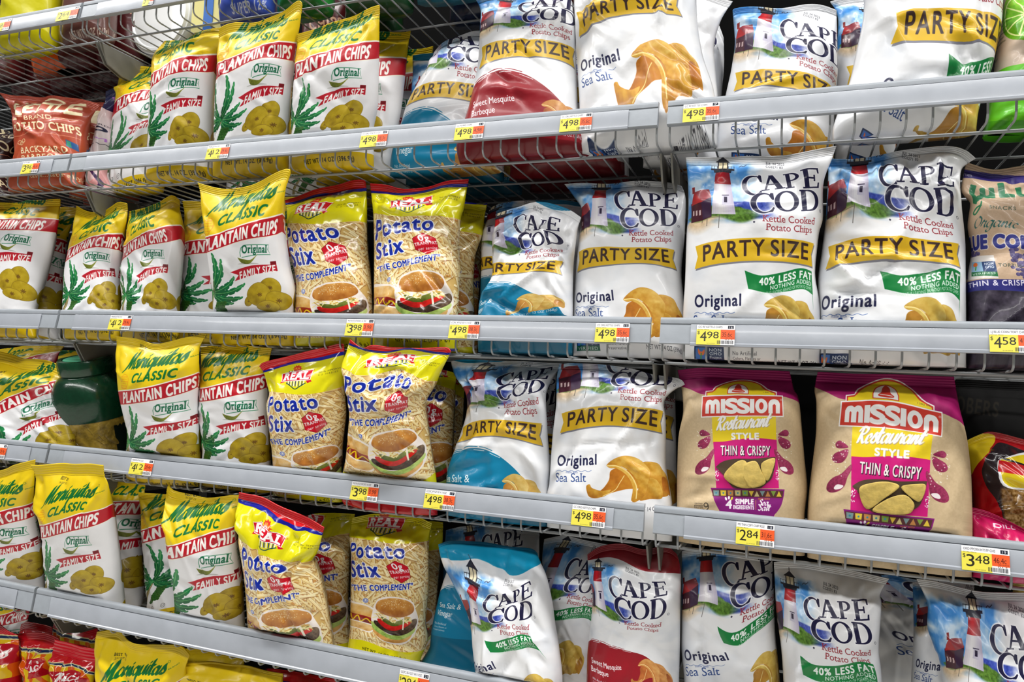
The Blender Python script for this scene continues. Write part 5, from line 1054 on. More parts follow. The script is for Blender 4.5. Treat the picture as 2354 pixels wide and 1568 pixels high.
X5 = [(587, 1199, 54, 52), (651, 1239, 138, 47), (645, 1261, 133, 76), (580, 1222, 54, 81), (716, 1296, 185, 110)]+st_(b=(552, 1234), P=(561, 1300), o=(640, 1316), S=(564, 1348), h=(648, 1345), C=(564, 1378), c=(687, 1372), bun=(654, 1424))+[(600, 1141, 70, -1), (700, 1192, 150, -1), (747, 1211, 195, -1), (553, 1130, 0, -1)]
sb(4, [(553, 1130), (600, 1141), (650, 1164), (700, 1192), (747, 1211)], [(553, 1130), (546, 1169), (549, 1231), (558, 1309), (567, 1399), (569, 1446)], [(747, 1211), (736, 1250), (722, 1290), (740, 1310), (756, 1384), (769, 1473)], X5, 'potato stick bag tilting forward with its red seal sloping down', Y=.04, crush=1.6, D=.085, lean=-.18)
sb(4, [(670, 1192), (700, 1188), (740, 1179), (814, 1181)], [(670, 1192), (670, 1320)], [(815, 1182), (807, 1249), (803, 1369), (806, 1458)], [(737, 1212, 133, 76), (779, 1228, 170, 112), (740, 1296, 122, 185), (765, 1479, 150, 364), (690, 1222, 80, 112)], 'potato stick bag standing behind the tilted one, lowest full row', Y=.115)
X6 = st_(rb=(922, 1218), tip=(869, 1231), b=(803, 1233), B=(985, 1240), P=(805, 1279), o=(928, 1282), S=(809, 1325), x=(874, 1325), h=(923, 1315), C=(807, 1357), c=(948, 1354), U=(842, 1381), bun=(904, 1394), tom=(901, 1442), yl=(806, 1468), yr=(958, 1497), nw=(834, 1491))
sb(4, [(812, 1190), (860, 1181), (910, 1183), (958, 1187), (996, 1200)], [(812, 1190), (804, 1228), (808, 1267), (806, 1398), (806, 1443), (800, 1490)], [(996, 1202), (989, 1228), (986, 1267), (988, 1339), (980, 1428), (986, 1470), (966, 1518)], X6, 'upright potato stick bag showing its net weight line', Y=.07, D=.08)
sb(4, [(900, 1205), (970, 1198), (1020, 1200)], [(900, 1205), (900, 1350)], [(1020, 1200), (1018, 1249), (1005, 1380), (998, 1473)], sh(X6, 34, 18), 'potato stick bag in shadow behind the upright one', Y=.16)
kb('fat', 4, [(1024, 1219), (1078, 1208), (1150, 1212), (1240, 1220)], [(1024, 1219), (1020, 1350)], [(1240, 1220), (1240, 1400)], cp_(gal=(1078, 1225), C=(1107, 1249), E=(1200, 1256), D=(1200, 1300), base=(1080, 1320)), 'chip bag in the shadow behind the blue-topped bag', Y=.2)
kb('teal', 4, [(1034, 1285), (1090, 1268), (1180, 1280)], [(1034, 1285), (1027, 1315), (1010, 1369), (994, 1443), (990, 1490), (966, 1530)], [(1200, 1285), (1190, 1450), (1180, 1550)], cp_(ss=(1008, 1396), se=(1058, 1402), vi=(1004, 1412), na=(999, 1434), hm=(1009, 1360)), 'teal-bottomed sea salt and vinegar bag left of the blue-topped bag', Y=.1)
kb('tealtop', 4, [(999, 1255), (1030, 1246), (1107, 1249), (1167, 1258), (1215, 1264), (1230, 1280)], [(999, 1255), (1012, 1285), (1036, 1330), (1063, 1384), (1075, 1413), (1084, 1449), (1090, 1533), (1100, 1566)], [(1229, 1276), (1256, 1321), (1269, 1384), (1281, 1458), (1293, 1548)], cp_(gal=(1090, 1336), base=(1096, 1428), C=(1112, 1387), E=(1222, 1368), c=(1121, 1425), D=(1224, 1425), k=(1147, 1440), p=(1212, 1464), G=(1113, 1475), gt=(1258, 1518), ft=(1230, 1545))+[(1060, 1280, 60, 13), (1120, 1306, 130, 16), (1180, 1329, 220, 17), (1222, 1300, 300, 12), (1107, 1252, 150, -10)], 'white bag with bright blue flopped top, front of the bottom row', Y=.03, crush=1.5, D=.09, flop=.01, seal=.02)
kb('fat', 4, [(1249, 1240), (1299, 1231), (1343, 1241), (1400, 1250)], [(1249, 1240), (1246, 1291), (1260, 1354), (1278, 1458), (1292, 1548)], [(1420, 1255), (1420, 1400), (1420, 1560)], cp_(gal=(1293, 1258), C=(1300, 1306), c=(1300, 1348), k=(1304, 1373), F=(1278, 1418), ft=(1305, 1472), D=(1385, 1370), G=(1262, 1398)), 'white bag leaning between the blue-topped and the red-bottomed bags', Y=.12)
kb('red', 4, [(1350, 1272), (1380, 1256), (1430, 1250), (1480, 1262), (1530, 1255), (1556, 1272)], [(1350, 1275), (1353, 1324), (1364, 1369), (1360, 1428), (1352, 1488), (1349, 1566)], [(1556, 1275), (1566, 1315), (1564, 1399), (1563, 1488), (1561, 1566)], cp_(gal=(1376, 1303), base=(1379, 1401), C=(1399, 1339), E=(1536, 1366), c=(1414, 1390), D=(1534, 1413), k=(1437, 1440), p=(1513, 1455), mq=(1430, 1542), tt=(1484, 1510))+[(1370, 1473, 40, 314)], 'white bag with dark red bottom under the seam of the bays', Y=.06)
kb('fat', 4, [(1567, 1267), (1618, 1261), (1700, 1268), (1775, 1280)], [(1567, 1267), (1567, 1339), (1567, 1428), (1566, 1488), (1573, 1566)], [(1775, 1280), (1779, 1339), (1782, 1458), (1793, 1560)], cp_(gal=(1624, 1279), base=(1630, 1381), C=(1658, 1315), c=(1681, 1372), k=(1704, 1415), G=(1647, 1440), N=(1701, 1484), o2=(1575, 1516), oe2=(1678, 1516), s2=(1578, 1554), ft=(1752, 1498)), 'white original bag with green ribbon, left one of the bottom row right bay', Y=.085)
kb('fat', 4, [(1779, 1291), (1849, 1291), (1939, 1308), (2040, 1327)], [(1779, 1292), (1781, 1339), (1785, 1413), (1796, 1488), (1801, 1566)], [(2044, 1330), (2024, 1366), (2027, 1393), (2020, 1488), (2028, 1566)], cp_(gal=(1818, 1345), base=(1819, 1446), C=(1846, 1390), E=(1999, 1428), c=(1867, 1446), D=(2010, 1482), k=(1892, 1494), p=(2000, 1527), G=(1838, 1506), F=(1870, 1545), Fe=(2015, 1551)), 'white bag with full lighthouse and green ribbon, middle of the right bay bottom row', Y=.06, crush=1.3)
kb('fat', 4, [(1990, 1320), (2060, 1325), (2120, 1335)], [(1990, 1320), (1990, 1480)], [(2125, 1336), (2120, 1450), (2115, 1560)], cp_(o2=(2063, 1469), oe2=(2140, 1475), s2=(2062, 1505), C=(2080, 1350)), 'bag deep in the dark gap of the bottom row', Y=.27)
kb('fat', 4, [(2098, 1338), (2140, 1334), (2230, 1340)], [(2098, 1339), (2100, 1458), (2094, 1566)], [(2240, 1345), (2240, 1560)], cp_(hs=(2112, 1430), roof=(2122, 1400), ch=(2110, 1392))+[(2120, 1460, 40, 190)], 'white bag behind the one cut by the right edge, bottom row', Y=.12)
kb('fat', 4, [(2107, 1331), (2148, 1336), (2237, 1357), (2297, 1360), (2354, 1363), (2440, 1372)], [(2107, 1331), (2132, 1387), (2131, 1443), (2148, 1488), (2166, 1548)], [(2440, 1372), (2450, 1480), (2450, 1568)], cp_(gal=(2236, 1402), base=(2237, 1533), red=(2240, 1464), C=(2276, 1463), c=(2297, 1530), ch=(2179, 1460), roof=(2195, 1475)), 'white bag with lighthouse print cut by the right frame edge', Y=.04, D=.09, crush=1.3)
bag(XB, 'tan', 4, [(2326, 1324), (2350, 1306), (2420, 1310)], [(2326, 1324), (2330, 1460)], [(2440, 1312), (2440, 1460)], ident(2370, 1380), Y=.13, D=.05, label='tan yellow bag corner at the right edge under the shelf')

# ---------------- shelf 5 (bottom left corner)
bag(XB, 'stripe', 5, [(-60, 1436), (0, 1438), (42, 1456)], [(-60, 1436), (-65, 1568)], [(42, 1458), (45, 1480), (50, 1520), (52, 1568)], [(0, 1464, 70, 42), (40, 1466, 100, 42), (20, 1500, 85, 78), (-30, 1464, 45, 42), (30, 1520, 95, 100)], Y=.05, D=.06, label='red and striped snack bag at the lower left corner', group='red striped snack bags', seal=.08)
bag(XB, 'stripe', 5, [(38, 1457), (80, 1453), (130, 1465), (136, 1470)], [(38, 1457), (47, 1480), (52, 1520), (50, 1568)], [(136, 1470), (136, 1568)], [(69, 1545, 22, 94), (97, 1540, 84, 90), (49, 1491, 0, 42), (116, 1497, 110, 42)], Y=.065, D=.06, label='middle red striped snack bag of the lower left corner', group='red striped snack bags', seal=.08, crush=1.4)
bag(XB, 'stripe', 5, [(128, 1469), (170, 1480), (220, 1492)], [(128, 1469), (117, 1518), (118, 1566)], [(220, 1492), (219, 1566)], [(118, 1518, -5, 42), (215, 1554, 125, 42), (127, 1569, 22, 94), (170, 1560, 70, 86)], Y=.04, D=.06, label='front red striped snack bag beside the yellow bag', group='red striped snack bags', seal=.12, crush=1.4)
pb(5, [(-60, 1392), (0, 1396), (62, 1404)], [(-60, 1392), (-60, 1520)], [(66, 1406), (60, 1520)], [(0, 1437, 1240, 450), (48, 1430, 1440, 410), (10, 1415, 1260, 350), (30, 1460, 1360, 520)], 'plantain bag standing behind the red striped bags', Y=.19)
bag(XB, 'stripe', 5, [(120, 1428), (170, 1432), (222, 1444)], [(120, 1428), (118, 1540)], [(224, 1446), (220, 1550)], [(140, 1458, 0, 42), (204, 1473, 100, 42), (150, 1500, 10, 90), (210, 1510, 100, 90)], Y=.15, D=.05, label='red striped bag at the back right of the corner group', group='red striped snack bags', seal=.08)
bag(XB, 'stripe', 5, [(44, 1436), (70, 1428), (118, 1440)], [(44, 1436), (44, 1540)], [(120, 1442), (118, 1540)], [(60, 1490, 0, 42), (110, 1490, 100, 42), (60, 1530, 0, 90)], Y=.13, D=.05, label='red bag top showing between the striped bags', group='red striped snack bags', seal=.08)
pb(5, [(212, 1455), (257, 1455), (287, 1472), (328, 1485), (394, 1488), (421, 1513)], [(213, 1456), (216, 1488), (222, 1566)], [(421, 1515), (430, 1566)], pl_(bS=(263, 1507), bE=(290, 1513), mS=(228, 1568), mE=(378, 1551), cS=(268, 1590), cE=(360, 1578)), 'plantain bag with a folded top in the bottom left corner', Y=.085, crush=1.3, flop=.01, lean=-.3)
pb(5, [(340, 1519), (388, 1524), (448, 1521), (507, 1527), (597, 1542), (645, 1557)], [(340, 1519), (361, 1539), (367, 1568)], [(645, 1557), (652, 1580)], [(431, 1566, 1030, 62), (464, 1568, 1120, 66), (342, 1521, 840, -60), (640, 1560, 1560, -60)], 'plantain bag whose top just enters at the bottom edge', Y=.035, lean=0.)
pb(5, [(420, 1492), (490, 1490), (560, 1504)], [(420, 1492), (420, 1560)], [(562, 1506), (560, 1570)], [(440, 1540, 1000, 60), (500, 1545, 1240, 60), (450, 1510, 1030, -40)], 'plantain bag in the dark behind the bottom edge ones', Y=.14)
sb(5, [(606, 1540), (660, 1543), (705, 1552), (770, 1566)], [(606, 1540), (612, 1570)], [(770, 1566), (770, 1590)], [(615, 1541, 10, 0), (700, 1553, 110, 0), (612, 1560, 10, 24), (760, 1568, 180, 0)], 'potato stick bag whose red top just shows at the bottom edge', Y=.1)

# ---------------- shelf 0 and back ranks: bags given directly in metres
def stand(name, mat, row, x0, x1, Y, H, label, D=.08, group=None, crush=.8):
    s = lambda x, z: tuple(project((x, Y, z)))
    z = DECK[row]; xm = (x0+x1)/2; a = ART[mat]
    T = [s(x0, z+H), s(xm, z+H), s(x1, z+H)]; L = [s(x0, z+H), s(x0+.006, z+H*.5), s(x0, z+.003)]; R = [s(x1, z+H), s(x1-.006, z+H*.5), s(x1, z+.003)]
    U = lambda f, g: (a.u0+a.W*f, a.v0+a.H*g)
    lm = [(*s(x0+(x1-x0)*f, z+H*(1-g)), *U(.02+.96*f, g*.97)) for f in (0, .5, 1) for g in (0, .5, 1)]
    return bag(name, mat, row, T, L, R, lm, Y=Y, D=D, lean=.0, label=label, group=group, crush=crush, nu=24, nv=28, fit=False)
def project(P):
    q = AX @ (np.array(P)-CAM); return PX+FOC*q[0]/q[2], PY-FOC*q[1]/q[2]
G0 = 'bags on the top wire shelf'
stand(XB, 'nuts', 0, -.33, -.155, .06, .26, 'bright yellow bag at the upper left corner', group=G0)
stand(XB, 'orange', 0, -.35, -.22, .16, .22, 'orange bag behind the yellow one in the upper left corner', group=G0)
stand(XB, 'brown', 0, -.145, .0, .07, .24, 'brown pretzel bag with net weight line over the upper left shelf', group=G0)
for i, (a, b, y) in enumerate([(x-.135, x, y) for y in (.17, .265, .36) for x in (-.01, -.15, -.29, -.43)]):
    if (i, ) != (2, ): stand(XB, 'maroon', 0, a, b, y, .22, 'dark maroon bag on the upper left shelf, %s from the seam, %s rank' % (['first', 'second', 'third', 'fourth'][i % 4], ['front', 'middle', 'rear'][i//4]), group=G0, D=.085)
for i, (a, b) in enumerate(((.03, .15), (.30, .42), (.44, .56))): stand(XB, 'maroon', 0, a, b, .34, .2, 'maroon bag at the back of the top wire shelf, %s' % ['behind the tub', 'behind the blue and white bag', 'behind the shiny green bag'][i], group=G0)
stand(XB, 'bluewhite', 0, .30, .43, .075, .24, 'blue and white bag above the plantain chips', group=G0)
stand(XB, 'greenfoil', 0, .435, .56, .085, .24, 'shiny green bag right of the blue and white one', group=G0)
stand(XB, 'darkgreen', 0, .57, .72, .12, .24, 'dark green bag seen through the top wire shelf, left one', group=G0); stand(XB, 'darkgreen', 0, .50, .64, .22, .24, 'dark green bag farther back on the top shelf', group=G0)
stand(XB, 'tealwhite', 0, .74, .90, .10, .24, 'teal and white bag seen from below the top wire shelf', group=G0); stand(XB, 'navy', 0, .76, .91, .20, .24, 'navy bag behind the teal and white one', group=G0)
stand(XB, 'darkred', 0, .915, 1.05, .11, .24, 'dark red bag at the right end of the top wire shelf view', group=G0); stand(XB, 'darkred', 0, .93, 1.07, .21, .24, 'dark red bag behind the other dark red one on top', group=G0)
# back rank on shelf 1, bottoms seen through the wires
G1 = 'back rank on the upper shelf'
for i, (m, a, b, n, l) in enumerate((('plantain', .14, .30, PB, 'first plantain bag of the back rank over the middle shelf'), ('plantain', .31, .47, PB, 'second plantain bag of the back rank over the middle shelf'), ('plantain', .48, .64, PB, 'third plantain bag of the back rank over the middle shelf'), ('partyteal', .69, .90, KB, 'teal-bottomed bag of the back rank over the potato sticks'), ('partyred', .91, 1.13, KB, 'red-bottomed bag of the back rank over the middle shelf'))): stand(n, m, 1, a, b, .3 if m == 'plantain' else .18, .27, l, group=G1)
stand(KB, 'partyteal', 1, .70, .90, .28, .27, 'teal-bottomed bag at the very back of the upper shelf', group=G1); stand(KB, 'partyred', 1, .92, 1.12, .27, .27, 'red-bottomed bag at the very back of the upper shelf', group=G1)
stand(XB, 'kettle', 1, -.2, -.04, .2, .2, 'orange-brown bag in the back rank of the left bay', group=G1)
# ------------------------------------------------------------------ shelves
names = ['top', 'second', 'middle', 'lower middle', 'lowest full', 'bottom corner']
bn = ['left', 'centre', 'right']
goods = {(0, 0): 'holding the bright yellow bag', (0, 1): 'carrying the white tub', (0, 2): 'above the frame edge', (1, 0): 'holding the orange-brown bag', (1, 1): 'holding the upper plantain chips and red party bag', (1, 2): 'holding the lime green bag',
 (2, 0): 'holding the frame-cut plantain bag', (2, 1): 'at eye level holding potato sticks and chips', (2, 2): 'holding the two green-ribbon party bags', (3, 0): 'holding the slumped plantain bag', (3, 1): 'holding the green jar', (3, 2): 'holding the brown paper tortilla bags',
 (4, 0): 'holding the lower left frame-cut plantain bag', (4, 1): 'holding the tilted potato stick bag', (4, 2): 'holding the bottom right lighthouse bags', (5, 0): 'with red striped bags', (5, 1): 'below the bottom left plantain bags'}
for row in range(6):
    for b, (x0, x1) in enumerate(bays(row)):
        if (row, b) in ((0, 2), (5, 2)): continue
        shelf(row, x0, x1, 'grey wire shelf of the %s bay %s' % (bn[b], goods[row, b]))

# ------------------------------------------------------------------ price tags
def art_tag(name, price, unit, no):
    a = Art(120, 92, 2, (244, 244, 246))
    a.poly([(0, 22), (76, 22), (76, 92), (0, 92)], (238, 226, 84)); a.poly([(76, 22), (120, 22), (120, 66), (76, 66)], (238, 96, 46))
    a.text(name, 5, min(96, 5+len(name)*4.2), 15, 9, (60, 60, 70), bold=.2); a.text('RETAIL PRICE', 4, 38, 25, 4, (120, 110, 40))
    a.poly([(98, 4), (116, 4), (116, 18), (98, 18)], (28, 32, 48)); a.text(no, 102, 112, 16, 9, (240, 240, 244), bold=.4)
    K = (44, 42, 30)
    a.text('$', 3, 10, 44, 14, K); a.text(price[0], 12, 32, 76, 44, K, bold=.5); a.text(price[1:], 34, 70, 62, 30, K, bold=.3)
    a.text(unit, 80, 112, 54, 20, (90, 30, 20)); a.text('PER OUNCE', 92, 118, 62, 4, (90, 30, 20))
    rs = np.random.RandomState(len(name)+int(no)); x = 66
    while x < 116:
        w = rs.choice([.8, 1.4, 2.2]); a.poly([(x, 72), (x+w, 72), (x+w, 88), (x, 88)], (50, 50, 56)); x += w+rs.choice([.9, 1.6])
    a.text('014', 90, 114, 70, 4, K); a.text('5/14/2023', 34, 60, 88, 4, (110, 104, 50))
    return a
tags = [(0, -18, 22, 'SNACK NUTS', '298', '39.7c', '1'), (0, 130, 178, 'PRETZELS', '264', '35.2c', '2'), (0, 329, 353, 'TUB 20 OZ', '598', '29.9c', '4'),
 (1, 49, 88, 'KETTLE BBQ', '396', '46.6c', '8'), (1, 474, 525, 'MARIQUITAS CLS', '412', '29.4c', '9'), (1, 828, 889, 'CC ORG PTSZ SV 11OZ', '498', '38.3c', '10'), (1, 1045, 1111, 'CC PS BBQ CHIPS', '498', '4.98', '11'), (1, 1287, 1360, 'CC ORG KETTLE CHIPS', '498', '35.6c', '12'), (1, 1570, 1653, 'CC RF KETTLE CHIPS', '498', '35.6c', '7'),
 (2, 250, 299, 'MARIQUITAS CLS', '412', '29.4c', '13'), (2, 794, 857, 'POTATO STICKS 16 OZ', '398', '3.98', '13'), (2, 1032, 1101, 'CCPC PTSZ SS V 11OZ', '498', '38.3c', '14'), (2, 1368, 1446, 'CC ORG KETTLE CHIPS', '498', '35.6c', '15'), (2, 1601, 1689, 'CC RF KETTLE CHIPS', '498', '35.6c', '16'), (2, 2275, 2381, 'LJ BLUE CORN TORT CHP', '458', '41.6c', '17'),
 (3, -28, 12, 'MARIQUITAS', '412', '29.4c', '14'), (3, 298, 349, 'MARIQUITAS CLS', '412', '29.4c', '15'), (3, 806, 868, 'POTATO STICKS 16 OZ', '398', '3.98', '16'), (3, 975, 1044, 'CCPC PTSZ SS V 11OZ', '498', '38.3c', '17'), (3, 1314, 1391, 'CC ORG KETTLE CHIPS', '498', '35.6c', '18'), (3, 1692, 1780, 'MS THN CSPY CHIP 9OZ', '284', '31.6c', '18'), (3, 2211, 2322, 'OKD PPCRN HTSTF CHS', '348', '46.4c', '19'),
 (4, 916, 984, 'CCPC SEA SLT VN 11OZ', '294', '36.7c', '21')]
tl = ['price tag at the upper left corner under the bright yellow bag', 'price tag under the brown pretzel bag at the bay seam', 'price tag left of the white tub on the top shelf rail', '3.96 price tag under the orange-brown bag', '4.12 price tag under the upper row plantain bags', '4.98 price tag under the last upper plantain bag', '4.98 price tag under the red barbeque party bag', '4.98 price tag under the upper original party bag with chips', '4.98 price tag on the upper rail of the right bay',
 '4.12 price tag on the middle shelf under the plantain bags', '3.98 price tag on the middle shelf under the potato sticks', '4.98 price tag on the middle shelf left of the teal bag', '4.98 price tag at the right end of the centre bay middle rail', '4.98 price tag on the right bay middle rail', '4.58 price tag under the blue corn bag at the right edge',
 'price tag cut by the left edge under the slumped plantain bag', '4.12 price tag right below the green jar and plantain bag', '3.98 price tag under the folded-corner potato stick bag', '4.98 price tag under the squashed teal bag', '4.98 price tag under the bent-over original party bag', '2.84 price tag under the left tortilla chip bag', '3.48 price tag under the red snack bag', '2.94 price tag on the lowest rail cut by the bottom edge']
for (row, xa, xb, n, pr, un, no), lab in zip(tags, tl):
    a = art_tag(n, pr, un, no); m = film('tag '+lab[:30], a, .35, .2, .0001)
    z, h, y = TOP[row], RAILH[row], FWD[row]; ym = -.0115+y
    def X(px):
        lo, hi = -2., 3.
        for _ in range(40):
            mid = (lo+hi)/2
            if project((mid, ym, z-h*.6))[0] < px: lo = mid
            else: hi = mid
        return lo
    x0, x1 = X(xa), X(xb); f = lambda q: (-.0066-(q*h-.0106)/(h-.0136)*.004-.0005+y, z-q*h)
    ya, za = f(.255); yb, zb = f(1.0); yb -= .0022; V = [(x0, ya, za), (x1, ya, za), (x1, yb, zb), (x0, yb, zb)]; W = [(x, q+.00035, r) for x, q, r in V]
    c = np.array([(x0+x1)/2, (ya+yb)/2, (za+zb)/2]); uv = [(0, 1), (1, 1), (1, 0), (0, 0)]*2
    o = mesh('price_tag', np.array(V+W)-c, [(3, 2, 1, 0), (4, 5, 6, 7), (0, 1, 5, 4), (1, 2, 6, 5), (2, 3, 7, 6), (3, 0, 4, 7)], m, None, False, uv); o.location = c
    tag(o, lab, 'price tag', 'shelf price tags')

# ------------------------------------------------------------------ tortilla bags: clear windows with chips behind
M_CLEAR, nt, bs = nodes('clear window film'); bs.inputs['Base Color'].default_value = (.98, .97, .94, 1); bs.inputs['Roughness'].default_value = .08; bs.inputs['Transmission Weight'].default_value = 1.; bs.inputs['IOR'].default_value = 1.12; bs.inputs['Specular IOR Level'].default_value = .9
bs.inputs['Alpha'].default_value = .35; noise_bump(nt, bs, 45, .003, 1.)
M_TORT = plain('tortilla chip', (206, 178, 92), .7, 0, (90, .002), .18); M_IN = plain('dark bag inside', (78, 58, 34), .7, 0, None, .3)
BOAT = np.vstack([crom([(1496, 986), (1540, 950), (1600, 930), (1680, 922), (1780, 924), (1880, 914), (1958, 908)], 5), crom([(1952, 980), (1930, 1070), (1892, 1110), (1850, 1146)], 5), crom([(1800, 1150), (1700, 1150), (1640, 1146), (1600, 1110), (1560, 1050)], 5)])
def grid_in(poly, n=26):
    """triangulated interior of a print outline: rings shrinking to its centre"""
    c = poly.mean(0); rings = [c+(poly-c)*k for k in np.linspace(1, 0, 9)[:-1]]; V = np.vstack(rings+[c[None]]); m = len(poly); F = []
    for r in range(7): F += [(r*m+i, r*m+(i+1) % m, (r+1)*m+(i+1) % m, (r+1)*m+i) for i in range(m)]
    F += [(7*m+i, 7*m+(i+1) % m, 8*m) for i in range(m)]
    return V, F
for (o, inf), side in (((kr1, ki1), 'left'), ((kr2, ki2), 'right')):
    S, T_ = np.meshgrid(np.linspace(.03, .97, 11), np.linspace(.08, .97, 13)); uv = inf['tps'](inf['flat'](S, T_)).reshape(-1, 2)
    inv = TPS(uv, np.stack([S.ravel(), T_.ravel()], 1)); nn = inf['nn']
    on = lambda uvp, off: (lambda st: inf['surf'](np.clip(st[..., 0], .01, .99), np.clip(st[..., 1], .07, .99))+nn*np.asarray(off)[..., None])(inv(uvp))
    V, F = grid_in(BOAT); mesh('window_backing', on(V, np.full(len(V), .0012))-inf['org'], F, M_IN, o)
    mesh('window', on(V, .0085+.0012*np.sin(V[:, 0]*.03+V[:, 1]*.02))-inf['org'], F, M_CLEAR, o)
    chips = [[(1560, 1060), (1640, 960), (1720, 936), (1770, 1020), (1800, 1130), (1680, 1142)], [(1690, 990), (1800, 940), (1850, 1020), (1880, 1110), (1780, 1146), (1730, 1100)], [(1850, 960), (1950, 918), (1936, 1010), (1900, 1090), (1866, 1060)]] if side == 'left' else [[(1540, 1000), (1620, 950), (1720, 934), (1790, 960), (1700, 1050), (1600, 1130)], [(1640, 1140), (1720, 1050), (1820, 1010), (1880, 1050), (1890, 1100), (1840, 1144)], [(1800, 960), (1900, 930), (1950, 940), (1930, 1040), (1890, 1040)]]
    for i, c in enumerate(chips):
        P = crom(c, 5, True); V, F = grid_in(P); ctr = P.mean(0); d = np.linalg.norm(V-ctr, axis=1)/90
        ofs = .0032+.0012*(i % 2)+.0028*np.clip(1-d*d*.6, 0, 1)
        A = on(V, ofs); B = A-nn*.0012; n = len(V); m = len(P); org = A.mean(0)
        q = mesh('tortilla_chip', np.vstack([A, B])-org, F+[tuple(n+k for k in f[::-1]) for f in F]+[(k, n+k, n+(k+1) % m, (k+1) % m) for k in range(m)], M_TORT, None, True); q.location = org
        tag(q, '%s tortilla chip behind the window of the %s brown paper bag' % (['leftmost', 'lower middle', 'rightmost'][i], ['left', 'larger right'][side == 'right']), 'tortilla chip', 'tortilla chips behind bag windows')

# ------------------------------------------------------------------ green jar of plantain chips
M_GREEN = plain('green shrink sleeve', (14, 62, 38), .22, 0, (120, .0004), .12, .5, .5); M_MINT = plain('mint green cap disc', (96, 190, 150), .35, 0, None, .06); M_BLK = plain('dark green label', (12, 30, 24), .35)
M_CHIP = plain('plantain slices in jar', (168, 140, 56), .3, 0, (60, .004), .45, .5, .6); M_RED = plain('red seal print', (186, 24, 44), .35)
def X_at(px, Y, z):
    lo, hi = -2., 3.
    for _ in range(40):
        mid = (lo+hi)/2
        if project((mid, Y, z))[0] < px: lo = mid
        else: hi = mid
    return lo
jy = .15; jx = (X_at(180, jy, 1.03)+X_at(297, jy, 1.03))/2; jr = (X_at(297, jy, 1.03)-X_at(180, jy, 1.03))/2; jz = DECK[3]+.001+jr*math.sin(math.radians(15))
J = empty('plantain_chip_jar', (jx, jy, jz)); J.rotation_euler = (math.radians(15), 0, 0); tag(J, 'dark green plastic jar of plantain chips with mint green lid', 'jar')
MB().lathe([(jr*.94, .002), (jr, .012), (jr, .07), (jr*1.02, .105), (jr*1.02, .106), (jr*.5, .106)], 0, 0, 48).build('clear_body', M_CHIP, J, True)
MB().lathe([(jr*1.025, .098), (jr*1.03, .104), (jr*1.02, .14), (jr*.98, .16), (jr*.86, .18), (jr*.72, .19), (jr*.66, .194), (jr*.655, .2), (.001, .2)], 0, 0, 48).build('sleeve', M_GREEN, J, True)
MB().lathe([(jr*.66, .194), (jr*.72, .196), (jr*.73, .2), (jr*.73, .222), (jr*.7, .227), (jr*.6, .228), (jr*.58, .2262), (.001, .2262)], 0, 0, 48).build('lid', M_GREEN, J, 'auto')
MB().lathe([(.001, .2275), (jr*.56, .2275), (jr*.56, .2262)], 0, 0, 40).build('lid_disc', M_MINT, J, 'auto')
lab = MB()
n = 14; V = []; 
for i in range(n+1):
    an = math.radians(-14+i*(76/n)); V += [(jr*1.006*math.cos(an), jr*1.006*math.sin(an), z) for z in (.004, .1)]
lab.add(V, [(2*i, 2*i+2, 2*i+3, 2*i+1) for i in range(n)]).build('label', M_BLK, J, True)
c0 = np.array([jr*1.03*math.cos(math.radians(233)), jr*1.03*math.sin(math.radians(233))]); V = [(jr*1.036*math.cos(math.radians(233+16*math.cos(k*.4488))), jr*1.036*math.sin(math.radians(233+16*math.cos(k*.4488))), .128+.017*math.sin(k*.4488)) for k in range(14)]
MB().add(V, [tuple(range(14))]).build('emblem', M_RED, J)
s_ = MB()
rs = np.random.RandomState(4)
for i in range(26):
    an, z, r = math.radians(rs.uniform(222, 344)), rs.uniform(.014, .09), rs.uniform(.011, .016); th = rs.uniform(0, 3.1)
    cx, cy = jr*.985*math.cos(an), jr*.985*math.sin(an); ta = np.array([-math.sin(an), math.cos(an), 0]); no = np.array([math.cos(an), math.sin(an), 0]); e = rs.uniform(.5, 1)
    P = [np.array([cx, cy, z])+no*(.0026-.001*abs(math.cos(k*.5236)))+ta*r*e*math.cos(k*.5236+th)+np.array([0, 0, 1])*r*math.sin(k*.5236) for k in range(12)]
    s_.add(P+[np.array([cx, cy, z])+no*.005], [(k, (k+1) % 12, 12) for k in range(12)])
fill = s_.build('plantain_slices', M_CHIP, J, True); fill['kind'] = 'stuff'

# ------------------------------------------------------------------ white tub and boxes on the top shelf
M_WHITE = plain('white tub plastic', (238, 240, 240), .25, 0, None, .02, .5, .4)
# it lies on its side, the round end towards the aisle
d_ = ray((355, 128))[0]; zq = DECK[0]+.0015; k_ = (zq-CAM[2])/d_[2]; ty = (CAM+d_*k_)[1]; tx = (CAM+d_*k_)[0]; tr = (at(425, 70, ty)[0]-at(285, 70, ty)[0])/2
Tb = empty('snack_tub', (tx, ty, zq+tr*1.04)); tag(Tb, 'round white tub lying on its side behind the top wires', 'tub'); Tb.rotation_euler = (math.pi/2, 0, 0)
MB().lathe([(.0005, -.004), (tr*.80, -.004), (tr*.83, .0), (tr*.9, .0), (tr*.93, -.006), (tr*.97, -.006), (tr, -.014), (tr*.97, -.15), (.0005, -.15)][::-1], 0, 0, 56).build('tub_body', M_WHITE, Tb, 'auto')
MB().lathe([(tr*.99, -.03), (tr*1.03, -.026), (tr*1.03, -.012), (tr*1.0, -.008)][::-1], 0, 0, 56).build('rim', plain('tub rim', (214, 218, 222), .3), Tb, 'auto')
M_BOX = plain('pale yellow carton', (228, 218, 140), .5, 0, None, .05); M_BLUE = plain('blue carton panel', (30, 104, 190), .45)
B = empty('snack_carton', (.262, .12, DECK[0]+.001)); tag(B, 'pale yellow carton with blue panel right of the white tub', 'carton')
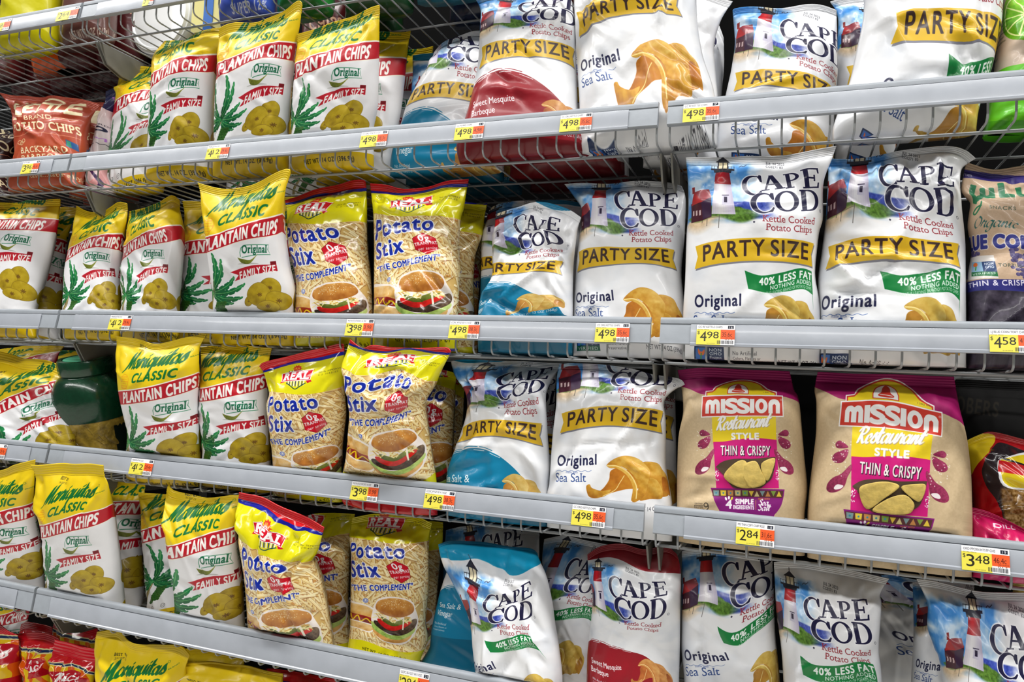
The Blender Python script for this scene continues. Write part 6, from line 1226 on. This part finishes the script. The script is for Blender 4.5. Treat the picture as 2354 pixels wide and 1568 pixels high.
MB().box(-.045, .05, -.045, .06, 0, .16).build('carton_body', M_BOX, B); MB().box(-.012, .012, -.0465, -.045, .0, .12).build('blue_panel', M_BLUE, B)

# ------------------------------------------------------------------ setting
def struct(name, mb, mat):
    o = mb.build(name, mat); o['kind'] = 'structure'; return o
M_FLOOR = plain('pale store floor tile', (196, 192, 184), .35, 0, (6, .0002), .05)
struct('floor', MB().box(-4, 6, -3.2, 1.2, -.05, 0), M_FLOOR)
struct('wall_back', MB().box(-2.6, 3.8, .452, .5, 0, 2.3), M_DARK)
M_POST = plain('dark slotted upright', (52, 52, 54), .5, .3, None, .08)
for x, l in ((-.002, 'left'), (BAY+.0055, 'right')):
    o = MB().box(x-.013, x+.013, .436, .452, 0, 2.25).build('shelf_upright', M_POST); tag(o, 'dark steel upright post at the %s seam between the shelf bays' % l, 'upright', 'shelf uprights')

# ------------------------------------------------------------------ light: ceiling tubes over the aisle
def area(name, loc, sx, sy, W, col=(1, 1, 1), rot=(0, 0, 0)):
    l = bpy.data.lights.new(name, 'AREA'); l.shape = 'RECTANGLE'; l.size, l.size_y, l.energy, l.color = sx, sy, W, col
    o = link(name, l); o.location = loc; o.rotation_euler = rot; return o
area('ceiling_tube', (1.0, -.8, 4.3), 10, .3, 1050, (1, .985, .96))
area('ceiling_tube', (1.0, -3.6, 4.3), 10, .3, 950, (1, .985, .96))
w = bpy.data.worlds.new('store'); scene.world = w; w.use_nodes = True
w.node_tree.nodes['Background'].inputs['Color'].default_value = (.92, .96, 1, 1); w.node_tree.nodes['Background'].inputs['Strength'].default_value = .3

cd = bpy.data.cameras.new('camera'); cam = link('camera', cd)
from mathutils import Matrix
cam.matrix_world = Matrix([[AX[0][i], AX[1][i], -AX[2][i], CAM[i]] for i in range(3)]+[[0, 0, 0, 1]])
cd.sensor_width = 36; cd.lens = FOC/2354*36; cd.clip_start = .02
scene.camera = cam
vs = scene.view_settings; vs.view_transform = 'Standard'; vs.look = 'None'; vs.gamma = 1; vs.use_curve_mapping = False; vs.exposure = -1.88
scene.cycles.max_bounces = 6; scene.cycles.transparent_max_bounces = 8
